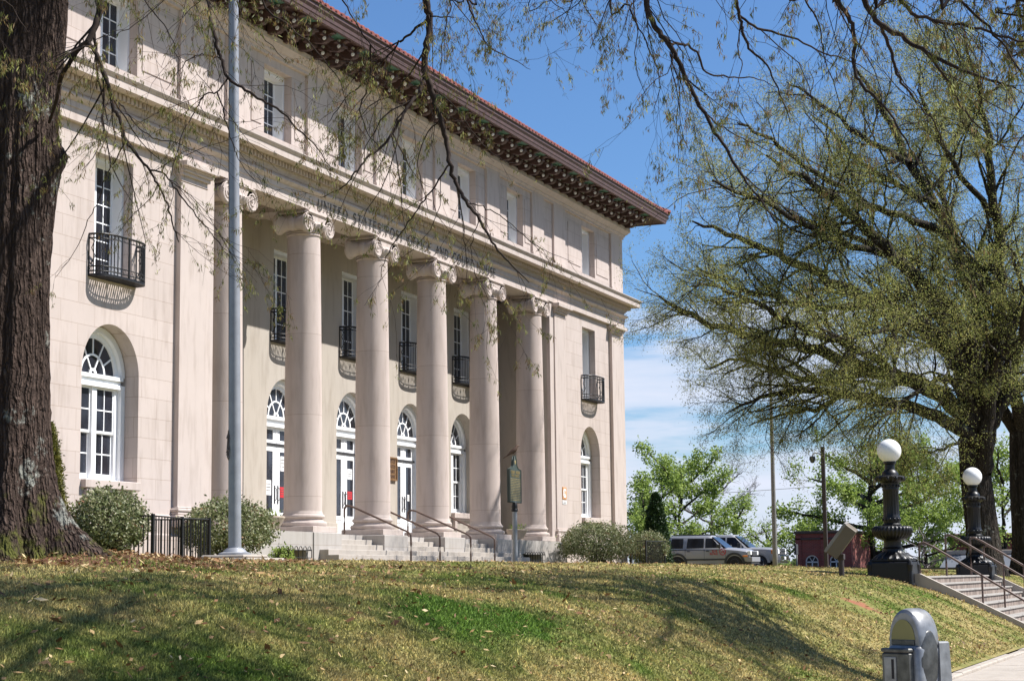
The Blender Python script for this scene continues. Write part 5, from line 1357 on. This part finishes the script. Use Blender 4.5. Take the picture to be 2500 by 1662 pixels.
# parking meter ------------------------------------------------------------
mc=at(2231,1560,5.95);mx,my=mc[0],mc[1];zt=float(at(2216,1484,5.95)[2])
me_=empty('parking_meter',(mx,my,-1.61));tag(me_,'grey metal parking meter with domed hazy window beside the pavement, bottom right','parking meter')
ang=math.atan2(my-CAM[1],mx-CAM[0])          # bearing from the camera
MR=Matrix.Translation((mx,my,zt))@Matrix.Rotation(ang-PI/2+math.radians(-38),4,'Z')@Matrix.Diagonal((.82,.86,1,1))
def mm_(m,name,mat,**k): m.xform(MR);return m.build(name,mat,me_,**k)
# local frame: front is -y, x to the right, z=0 at dome top
def dome(hw,zs,n=28,inset=0): return [((hw-inset)*math.cos(PI*i/n),zs+(hw-inset)*1.03*math.sin(PI*i/n)) for i in range(n+1)]
hw=.083;zs=-hw*1.28
def loft(m,secs):
    k=len(secs[0][1]);o=len(m.v)
    vs=[(p[0],y,p[1]) for y,pts in secs for p in pts]
    m.add(vs,[(i*k+j,i*k+(j+1)%k,(i+1)*k+(j+1)%k,(i+1)*k+j) for i in range(len(secs)-1) for j in range(k)]+[tuple(range(k)),tuple(range((len(secs)-1)*k,len(secs)*k))[::-1]])
def D_(hwx,low=-.19): 
    p=[(hwx*math.cos(PI*i/30),zs+hwx*1.28*math.sin(PI*i/30)) for i in range(31)];return p+[(-hwx,low),(hwx,low)]
m=MB();loft(m,[(-.058,D_(.072)),(-.05,D_(.080)),(-.03,D_(.083)),(.03,D_(.083)),(.05,D_(.080)),(.060,D_(.070))]);mm_(m,'dome','metermetal',smooth=True,auto=40)
m=MB();q=[(.058*math.cos(PI*i/24)-.004,zs+.005+.066*math.sin(PI*i/24)) for i in range(25)];loft(m,[(-.0600,q),(-.052,q)]);mm_(m,'window','meterglass')
m=MB();m.cbox(-.060,.052,-.0625,-.055,zs-.012,zs+.006,.002);mm_(m,'window_band','meterdark')
m=MB();q=[(.058*math.cos(PI*i/24),zs+.056*math.sin(PI*i/24)) for i in range(25)];loft(m,[(.0625,q),(.056,q)]);mm_(m,'window','meterglass')
# lower housing, slightly tapering, with rounded corners
def rr2(w,d,r,n=6):
    out=[]
    for cx_,cy_,a0 in ((w-r,d-r,0),(-w+r,d-r,90),(-w+r,-d+r,180),(w-r,-d+r,270)):
        for i in range(n+1): a=math.radians(a0+90*i/n);out.append((cx_+r*math.cos(a),cy_+r*math.sin(a)))
    return out
m=MB();S_=[(.072,.060,-.118),(.081,.068,-.122),(.085,.072,-.132),(.082,.072,-.30),(.074,.064,-.42),(.06,.058,-.47),(.036,.036,-.50)]
k=28;vs=[(x,y,z) for (w,d,z) in S_ for x,y in rr2(w,d,.028)];m.add(vs,[(i*k+j,i*k+(j+1)%k,(i+1)*k+(j+1)%k,(i+1)*k+j) for i in range(len(S_)-1) for j in range(k)]+[tuple(range(k))])
mm_(m,'housing','metermetal',smooth=True,auto=45)
m=MB();m.cbox(-.078,.055,-.100,-.060,-.40,-.140,.006);m.cbox(-.080,.057,-.104,-.058,-.140,-.127,.004);mm_(m,'coin_door','meterdark')
m=MB();m.cbox(-.066,-.008,-.1035,-.100,-.240,-.155,.0015);mm_(m,'coin_plate','metermetal')
m=MB();m.cbox(-.030,-.018,-.1045,-.1025,-.225,-.162,.0005);m.cbox(-.010,.010,-.102,-.0985,-.325,-.285,.0005);mm_(m,'coin_slot','dark')
# bulged side cover
m=MB();st_=0;m.sphere((0,0,0),.07,24,(.16,.80,1.35),14);m.xform(Matrix.Translation((.078,-.004,-.165)));mm_(m,'side_cover','meterdark',smooth=True)
m=MB();m.add([(x,y,z) for z,w in ((-.50,.014),(-.113,0),(-.108,-.004)) for x,y in ((.03,.045-w),(.088+w,.045-w),(.088+w,.105+w),(.03,.105+w))],[(3,2,1,0)]+[(4*k+j,4*k+(j+1)%4,4*k+4+(j+1)%4,4*k+4+j) for k in range(2) for j in range(4)]+[(8,9,10,11)]);mm_(m,'back_case','metermetal')
m=MB();m.lathe(0,0,[(.038,-.50),(.038,-.53),(.030,-.535),(.030,-1.7)],20);m.xform(Matrix.Identity(4));mm_(m,'post','steelpole',smooth=True,auto=40)

# ------------------------------------------------------------------ VEHICLES
def loftx(m,secs):
    "secs: [(x,[(y,z)...])]"
    k=len(secs[0][1]);vs=[(x,p[0],p[1]) for x,pts in secs for p in pts]
    m.add(vs,[(i*k+j,i*k+(j+1)%k,(i+1)*k+(j+1)%k,(i+1)*k+j) for i in range(len(secs)-1) for j in range(k)]+[tuple(range(k))[::-1],tuple(range((len(secs)-1)*k,len(secs)*k))])
def bodysec(w,zb,zt,r=.10):
    h=[(w*.90,zb),(w*.985,zb+.12),(w,zb+.30),(w*1.0,zt-.22),(w*.975,zt-.08),(w-.16,zt),(w*.4,zt+.035)]
    return h+[(-a,b) for a,b in reversed(h)]
def car(name,label,loc,rotz,paint,Lf,Lr,W,body,cab,wheels,wr,clear,extra=None,suv=True):
    e_=empty(name,(0,0,0));tag(e_,label,'car' if suv else 'pickup truck')
    m=MB();loftx(m,[(x,bodysec(w,zb,zt)) for x,w,zb,zt in body]);o=m.build('body',paint,e_,smooth=True,auto=38)
    # cabin: lower/upper outline
    m=MB();(xf0,xf1,xr1,xr0,zb,zr,w0,w1)=cab
    def csec(t):
        z=zb+(zr-zb)*t;w=w0+(w1-w0)*t;xf=xf0+(xf1-xf0)*t;xr=xr0+(xr1-xr0)*t
        r=.10;return [(xf-.10,w*.55,z),(xf-.16,w*.93,z),(xf-.30,w,z),(xr+.1,w,z),(xr,w*.9,z),(xr,-w*.9,z),(xr+.1,-w,z),(xf-.30,-w,z),(xf-.16,-w*.93,z),(xf-.10,-w*.55,z),(xf-.06,0,z)]
    S=[csec(t) for t in (0,.5,.93)]+[[(a*.99+.0,b*.93,zr+.0) for a,b,c in csec(1.)],[(a*.93,b*.78,zr+.035) for a,b,c in csec(1.)]]
    k=11;vs=[p for s in S for p in s];m.add(vs,[(i*k+j,i*k+(j+1)%k,(i+1)*k+(j+1)%k,(i+1)*k+j) for i in range(len(S)-1) for j in range(k)]+[tuple(range((len(S)-1)*k,len(S)*k))])
    m.build('cabin',paint,e_,smooth=True,auto=38)
    def sidept(x,t,s,off=.012): 
        w=w0+(w1-w0)*t;return (x,s*(w+off),zb+(zr-zb)*t)
    for s in (-1,1):
        for (a0,a1,b0,b1) in extra['win']:
            m=MB();q=[sidept(a0,.10,s),sidept(a1,.10,s),sidept(b1,.84,s),sidept(b0,.84,s)];q2=[sidept(x,t,s,-.03) for (x,t) in ((a0,.10),(a1,.10),(b1,.84),(b0,.84))]
            m.add(q+q2,[(0,1,2,3),(0,4,5,1),(1,5,6,2),(2,6,7,3),(3,7,4,0)]);m.build('window','glass',e_)
    m=MB();w=w0*.86
    q=[(xf0-.07+.0,-w,zb+.05),(xf0-.07,w,zb+.05),(xf1-.02,w1*.86,zr-.05),(xf1-.02,-w1*.86,zr-.05)];m.add([(x+.015,y,z+.012) for x,y,z in q]+[(x-.05,y,z) for x,y,z in q],[(0,1,2,3),(0,4,5,1),(1,5,6,2),(2,6,7,3),(3,7,4,0)]);m.build('windshield','glass',e_)
    for wx in wheels:
        for s in (-1,1):
            wh=empty('wheel',(0,0,0));wh.parent=e_
            m=MB();yc_=s*(W-.12);pr=[(wr*.62,-.11),(wr*.93,-.11),(wr,-.07),(wr,.07),(wr*.93,.11),(wr*.62,.11)]
            st=len(m.v);m.lathe(0,0,pr,28);
            for i in range(st,len(m.v)): a,b,c=m.v[i];m.v[i]=(wx+a,yc_+c,wr+b)
            o=m.build('tyre','rubber',None,smooth=True,auto=35);o.parent=wh
            m=MB();ysg=yc_+s*.10
            for q in range(6):
                a=q*PI/3;dx_,dz_=math.cos(a),math.sin(a);nx,nz=-dz_*.035,dx_*.035
                pts=[(wx+nx,wr+nz),(wx-nx,wr-nz),(wx+dx_*wr*.6-nx*1.3,wr+dz_*wr*.6-nz*1.3),(wx+dx_*wr*.6+nx*1.3,wr+dz_*wr*.6+nz*1.3)]
                m.prism(pts,'y',ysg-.015,ysg+.012)
            st=len(m.v);m.lathe(0,0,[(wr*.56,-.02),(wr*.63,.015),(wr*.63,-.015),(wr*.56,-.03)],28,cap=False)
            for i in range(st,len(m.v)): a,b,c=m.v[i];m.v[i]=(wx+a,ysg+c,wr+b)
            o=m.build('rim','chrome' if not suv else 'silver',None);o.parent=wh
            m=MB();st=len(m.v);m.lathe(0,0,[(.02,0),(wr*.6,0.)],24)
            for i in range(st,len(m.v)): a,b,c=m.v[i];m.v[i]=(wx+a,yc_+c*0,wr+b)
            o=m.build('hub','dark',None);o.parent=wh
            # flare
            m=MB();n=18;ro=wr+.16;ri=wr+.05
            for i in range(n):
                a,b=PI*i/n,PI*(i+1)/n;vs=[]
                for yy in (s*(W-.20),s*(W+.035)):
                    for r,t in ((ri,a),(ro,a),(ro,b),(ri,b)): vs.append((wx+r*math.cos(t),yy,wr+r*math.sin(t)))
                m.add(vs,[(0,1,2,3),(7,6,5,4),(1,5,6,2),(0,4,7,3)])
            m.build('wheel_arch','blackplastic' if suv else paint,e_)
            m=MB();n=14;vs=[(wx+ri*math.cos(PI*i/n),s*(W+.008),wr-.05+ri*math.sin(PI*i/n)) for i in range(n+1)];m.poly(vs);m.build('wheel_well','dark',e_)
    for f in extra['boxes']:
        nm,mat,(a,b,c,d,e2,f2)=f;m=MB();m.cbox(a,b,c,d,e2,f2,.015);m.build(nm,mat,e_)
    if 'fn' in extra: extra['fn'](e_)
    e_.location=loc;e_.rotation_euler=(0,0,rotz);return e_
W=.88
def suvfn(e_):
    m=MB();y=-(W+.006)
    m.box(.20,.98,y-.003,y,.80,1.02);m.build('door_decal','silver',e_)
    m=MB();text(m,'UA',(.78-.62+.16,y-.004,.915),(1,0,0),(0,0,1),.11,(0,-1,0),fit=.26,bold=1.9);text(m,'MAIL',(.20,y-.004,.785),(1,0,0),(0,0,1),.11,(0,-1,0),fit=.44,bold=1.9)
    ring(m,.86,.93,.135,.17,y-.006,y-.003,0,2*PI,24)
    m.build('lettering','red',e_)
    m=MB();text(m,'A',(.77,y-.004,.85),(1,0,0),(0,0,1),.17,(0,-1,0),fit=.19,bold=1.5);m.build('emblem','red',e_)
    m=MB()
    for s in (-1,1): m.tube([(.2,s*.55,1.75),(.0,s*.56,1.80),(-1.7,s*.56,1.80),(-1.85,s*.55,1.75)],.02,6)
    m.build('roof_rack','blackplastic',e_)
suvx=dict(win=[(.74,-.05,.30,-.05),(-.13,-1.02,-.13,-.98),(-1.22,-1.92,-1.20,-1.80)],fn=suvfn,
 boxes=[('front_bumper','silver',(2.02,2.34,-.80,.80,.42,.66)),('bumper_trim','blackplastic',(2.00,2.30,-.78,.78,.32,.44)),('rear_bumper','blackplastic',(-2.34,-2.10,-.80,.80,.40,.62)),
 ('side_trim','blackplastic',(-1.05,1.0,-(W+.02),-(W-.02),.52,.60)),('side_trim','blackplastic',(-1.05,1.0,(W-.02),(W+.02),.52,.60)),
 ('side_skirt','pewter',(-1.0,.95,-(W+.01),-(W-.05),.34,.50)),
 ('headlight','globe',(2.10,2.26,-.78,-.52,.76,.96)),('headlight','globe',(2.10,2.26,.52,.78,.76,.96)),('marker_light','amber',(1.86,2.12,-.875,-.80,.66,.74)),
 ('grille','blackplastic',(2.16,2.27,-.42,.42,.72,.94)),('mirror','blackplastic',(.60,.80,-1.10,-.88,1.14,1.30)),('mirror','blackplastic',(.60,.80,.88,1.10,1.14,1.30)),
 ('door_handle','blackplastic',(.0,.16,-(W+.03),-(W-.01),.95,.99)),('door_handle','blackplastic',(-1.0,-.84,-(W+.03),-(W-.01),.95,.99)),
 ('door_gap','dark',(-.098,-.088,-(W+.004),-(W-.02),.45,1.08)),('door_gap','dark',(1.0,1.01,-(W+.004),-(W-.02),.45,1.05)),('door_gap','dark',(-1.09,-1.08,-(W+.004),-(W-.02),.75,1.08))])
car('suv','silver four-door car with red door lettering parked beside the dark conical arborvitae',(89.4,.32,.19),-PI/2,'silver',2.2,-2.2,W,
 [(-2.25,.78,.42,.95),(-2.15,.86,.36,1.06),(-1.4,W,.34,1.10),(.9,W,.34,1.10),(1.05,W,.34,1.11),(1.6,.87,.36,1.06),(2.0,.84,.40,1.00),(2.18,.76,.44,.93),(2.22,.70,.48,.86)],
 (1.06,.30,-1.98,-2.18,1.06,1.72,.85,.68),(1.46,-1.50),.365,0,suvx)
W2=.98
pkx=dict(win=[(1.0,.03,.48,.03),(-.06,-1.02,-.06,-.98)],
 boxes=[('front_bumper','chrome',(2.78,3.05,-.92,.92,.55,.80)),('bumper_lower','chrome',(2.75,2.98,-.85,.85,.38,.52)),('grille','blackplastic',(2.82,2.93,-.55,.55,.85,1.18)),('grille_bar','chrome',(2.93,2.95,-.56,.56,1.0,1.07)),
 ('headlight','globe',(2.62,2.90,-.92,-.60,.88,1.14)),('headlight','globe',(2.62,2.90,.60,.92,.88,1.14)),('marker_light','amber',(2.52,2.66,-.985,-.90,.88,1.10)),
 ('mirror','blackplastic',(.72,.90,-1.28,-.98,1.22,1.50)),('mirror','blackplastic',(.72,.90,.98,1.28,1.22,1.50)),('door_gap','dark',(-.02,-.01,-(W2+.004),-(W2-.02),.5,1.2)),
 ('door_handle','blackplastic',(.05,.22,-(W2+.03),-(W2-.01),1.05,1.10)),('side_step','blackplastic',(-1.2,1.2,-(W2+.05),-(W2-.15),.38,.45)),('licence_plate','paper',(3.05,3.07,-.16,.16,.58,.74))])
car('pickup_truck','pale pewter pickup with tall hood and chrome bumper parked behind the silver car',(98.2,1.68,.19),-PI/2,'pewter',2.9,-2.9,W2,
 [(-2.9,.9,.55,1.15),(-2.8,W2,.5,1.22),(-1.3,W2,.5,1.22),(1.2,W2,.5,1.24),(2.1,.96,.5,1.22),(2.6,.93,.52,1.18),(2.82,.86,.56,1.12),(2.86,.8,.6,1.02)],
 (1.35,.50,-1.18,-1.3,1.2,1.93,.93,.74),(1.85,-1.85),.42,0,pkx,suv=False)

# ------------------------------------------------------------------ FAR BUILDINGS
bb=empty('brick_building',(152,5,-2.4));tag(bb,'low red brick building with arched white windows beyond the lawn','building')
bx=149.;BBS=.72;m=MB();Ay=[(8.6,.55),(6.6,.55)];z0=-4.
yL,yR=9.9,5.3
y=yL
def wallx(m,x,ya,yb,za,zb): m.poly([(x,ya,za),(x,yb,za),(x,yb,zb),(x,ya,zb)])
n=18
cur=yL
for yc_,w in Ay:
    wallx(m,bx,cur,yc_+w,z0,3.3)
    for i in range(n):
        a,b=PI*i/n,PI*(i+1)/n;pa=(yc_+w*math.cos(a),.95+w*math.sin(a));pb=(yc_+w*math.cos(b),.95+w*math.sin(b))
        m.poly([(bx,pa[0],pa[1]),(bx,pa[0],3.3),(bx,pb[0],3.3),(bx,pb[0],pb[1])]);m.poly([(bx,pa[0],pa[1]),(bx,pb[0],pb[1]),(bx+.25,pb[0],pb[1]),(bx+.25,pa[0],pa[1])])
    for s in (-1,1): m.poly([(bx,yc_+s*w,z0),(bx+.25,yc_+s*w,z0),(bx+.25,yc_+s*w,.95),(bx,yc_+s*w,.95)])
    cur=yc_-w
wallx(m,bx,cur,yR,z0,3.3)
m.poly([(bx,yL,z0),(bx+9,yL,z0),(bx+9,yL,3.3),(bx,yL,3.3)]);m.poly([(bx,yR,z0),(bx+9,yR,z0),(bx+9,yR,3.3),(bx,yR,3.3)]);m.poly([(bx,yL,3.2),(bx+9,yL,3.2),(bx+9,yR,3.2),(bx,yR,3.2)])
for yy in (yL-.15,7.65): m.box(bx-.12,bx+.02,yy-.3,yy+.15,z0,3.1)
m.build('wall','brick',bb)
m=MB();m.cbox(bx-.2,bx+9.1,yR-.1,yL+.12,3.25,3.48,.04);m.cbox(bx-.12,bx-.01,yR,yL+.05,2.75,2.9,.02);m.build('cornice','bronzepole',bb)
for yc_,w in Ay:
    m=MB();g_=MB()
    for s in (-1,0,1): m.box(bx+.12,bx+.2,yc_+s*(w-.05)-.045,yc_+s*(w-.05)+.045,z0,.95)
    m.box(bx+.12,bx+.2,yc_-w,yc_+w,.88,.98);m.box(bx+.12,bx+.2,yc_-w,yc_+w,-.3,-.22)
    st_=len(m.v);ring(m,0,.95,w-.09,w,.12,.2,n=16)
    for i in range(st_,len(m.v)): a,b,c=m.v[i];m.v[i]=(bx+b,yc_+a,c)
    for a in (60,120):
        t=math.radians(a);m.tube([(bx+.16,yc_,.95),(bx+.16,yc_+w*math.cos(t),.95+w*math.sin(t))],.03,4)
    o=m.build('window','greywhite',bb);g_.poly([(bx+.22,yc_-w,z0),(bx+.22,yc_+w,z0),(bx+.22,yc_+w,1.6),(bx+.22,yc_-w,1.6)]);p=g_.build('pane','glass',o)
bb.scale=(BBS,)*3;bb.location=(109.4,-3.4,-1.73)
b2_=at(2352,1390,130);m=MB();e2=empty('brick_building',(b2_[0],b2_[1],-2.4));tag(e2,'distant red brick building with a chimney left of the farther lamp','building')
m.box(b2_[0],b2_[0]+8,b2_[1]-6,b2_[1]+.9,-2.4,2.55);m.build('wall','brick',e2);m=MB();m.cbox(b2_[0]-.1,b2_[0]+8.1,b2_[1]-6.1,b2_[1]+1.0,2.5,2.7,.03);m.build('cornice','brick',e2)
m=MB();m.cbox(b2_[0]+.2,b2_[0]+.9,b2_[1]-1.3,b2_[1]-.6,2.7,3.35,.02);m.cbox(b2_[0]+.1,b2_[0]+1.,b2_[1]-1.4,b2_[1]-.5,3.35,3.5,.02);m.build('chimney','brick',e2)
b3_=at(2352,1390,104);e3=empty('grey_roofed_building',(b3_[0],b3_[1],-2.4));tag(e3,'low building with a slate-grey roof and tan coping seen through the stair railings','building')
m=MB();m.box(b3_[0]+.3,b3_[0]+7,b3_[1]-3.0,b3_[1]+1.3,-2.4,.1);m.build('wall','brick',e3)
m=MB();m.poly([(b3_[0],b3_[1]-3.2,.0),(b3_[0],b3_[1]+1.5,.0),(b3_[0]+3,b3_[1]+1.3,1.05),(b3_[0]+3,b3_[1]-3.0,1.05)]);m.poly([(b3_[0]+6.5,b3_[1]-3.2,.0),(b3_[0]+6.5,b3_[1]+1.5,.0),(b3_[0]+3,b3_[1]+1.3,1.05),(b3_[0]+3,b3_[1]-3.0,1.05)])
M['slate']=plain('slate roof',(.10,.11,.13),.6,0,.1);m.build('roof','slate',e3)
m=MB();m.cbox(b3_[0]+2.8,b3_[0]+3.3,b3_[1]-3.1,b3_[1]+1.4,1.0,1.25,.03);m.build('coping','planter',e3)

# ------------------------------------------------------------------ SKY, SUN, CAMERA
w=bpy.data.worlds.new('World');bpy.context.scene.world=w;w.use_nodes=True;nt=w.node_tree;nt.nodes.clear()
out=nt.nodes.new('ShaderNodeOutputWorld');bg=nt.nodes.new('ShaderNodeBackground')
sky=nt.nodes.new('ShaderNodeTexSky');sky.sky_type='NISHITA';sky.sun_disc=False
sky.sun_elevation=math.asin(SUN.z);sky.sun_rotation=math.atan2(SUN.x,SUN.y);sky.air_density=1.;sky.dust_density=.6;sky.ozone_density=2.2;sky.altitude=50
SKY_S=.054
tc=nt.nodes.new('ShaderNodeTexCoord');sp_=nt.nodes.new('ShaderNodeSeparateXYZ');nt.links.new(tc.outputs['Generated'],sp_.inputs[0])
v=scaled(nt,tc.outputs['Generated'],(1.,1.,7.5))
n1=noise(nt,v,2.9,8,.56)
def math_(op,a,b=None,c=None):
    m=nt.nodes.new('ShaderNodeMath');m.operation=op
    for i,q in enumerate((a,b,c)):
        if q is None: continue
        if hasattr(q,'node'): nt.links.new(q,m.inputs[i])
        else: m.inputs[i].default_value=q
    return m.outputs[0]
mask=ramp(nt,[(0,(1,1,1)),(.42,(.92,.92,.92)),(.62,(.35,.35,.35)),(.8,(.0,.0,.0))]);mr=nt.nodes.new('ShaderNodeMapRange');nt.links.new(sp_.outputs[2],mr.inputs[0]);mr.inputs[1].default_value=.0;mr.inputs[2].default_value=.28
nt.links.new(mr.outputs[0],mask.inputs[0])
cl=math_('ADD',n1,math_('MULTIPLY',math_('SUBTRACT',mask.outputs[0],.5),.42))
cr=ramp(nt,[(.59,(0,0,0)),(.66,(.7,.7,.7)),(.76,(1,1,1))],cl)
fac=math_('MULTIPLY',cr.outputs[0],math_('MINIMUM',math_('MULTIPLY',mask.outputs[0],3.),1.))
skc=nt.nodes.new('ShaderNodeMix');skc.data_type='RGBA';skc.blend_type='MULTIPLY';skc.inputs[0].default_value=1.
nt.links.new(sky.outputs[0],skc.inputs[6]);skc.inputs[7].default_value=(.74,1.02,1.34,1)
mx=nt.nodes.new('ShaderNodeMix');mx.data_type='RGBA';nt.links.new(fac,mx.inputs[0]);nt.links.new(skc.outputs[2],mx.inputs[6]);mx.inputs[7].default_value=(7.4,7.9,9.3,1)
nt.links.new(mx.outputs[2],bg.inputs[0]);bg.inputs[1].default_value=SKY_S;nt.links.new(bg.outputs[0],out.inputs[0])
sd=bpy.data.lights.new('Sun','SUN');sd.energy=5.;sd.angle=math.radians(.55);sd.color=(1.,.96,.915)
so=bpy.data.objects.new('Sun',sd);C.objects.link(so);so.rotation_euler=SUN.to_track_quat('Z','Y').to_euler();so.location=(30,-60,60)
cd=bpy.data.cameras.new('Camera');cd.sensor_width=36;cd.lens=F/2500*36;cd.clip_end=3000;cd.clip_start=.1
co=bpy.data.objects.new('Camera',cd);C.objects.link(co)
r,d,f=[Vector(RW[:,i]) for i in range(3)]
m4=Matrix((( r.x,-d.x,-f.x,CAM[0]),(r.y,-d.y,-f.y,CAM[1]),(r.z,-d.z,-f.z,CAM[2]),(0,0,0,1)));co.matrix_world=m4
sc=bpy.context.scene;sc.camera=co
sc.view_settings.view_transform='Standard';sc.view_settings.look='None';sc.view_settings.exposure=1.0;sc.view_settings.gamma=1
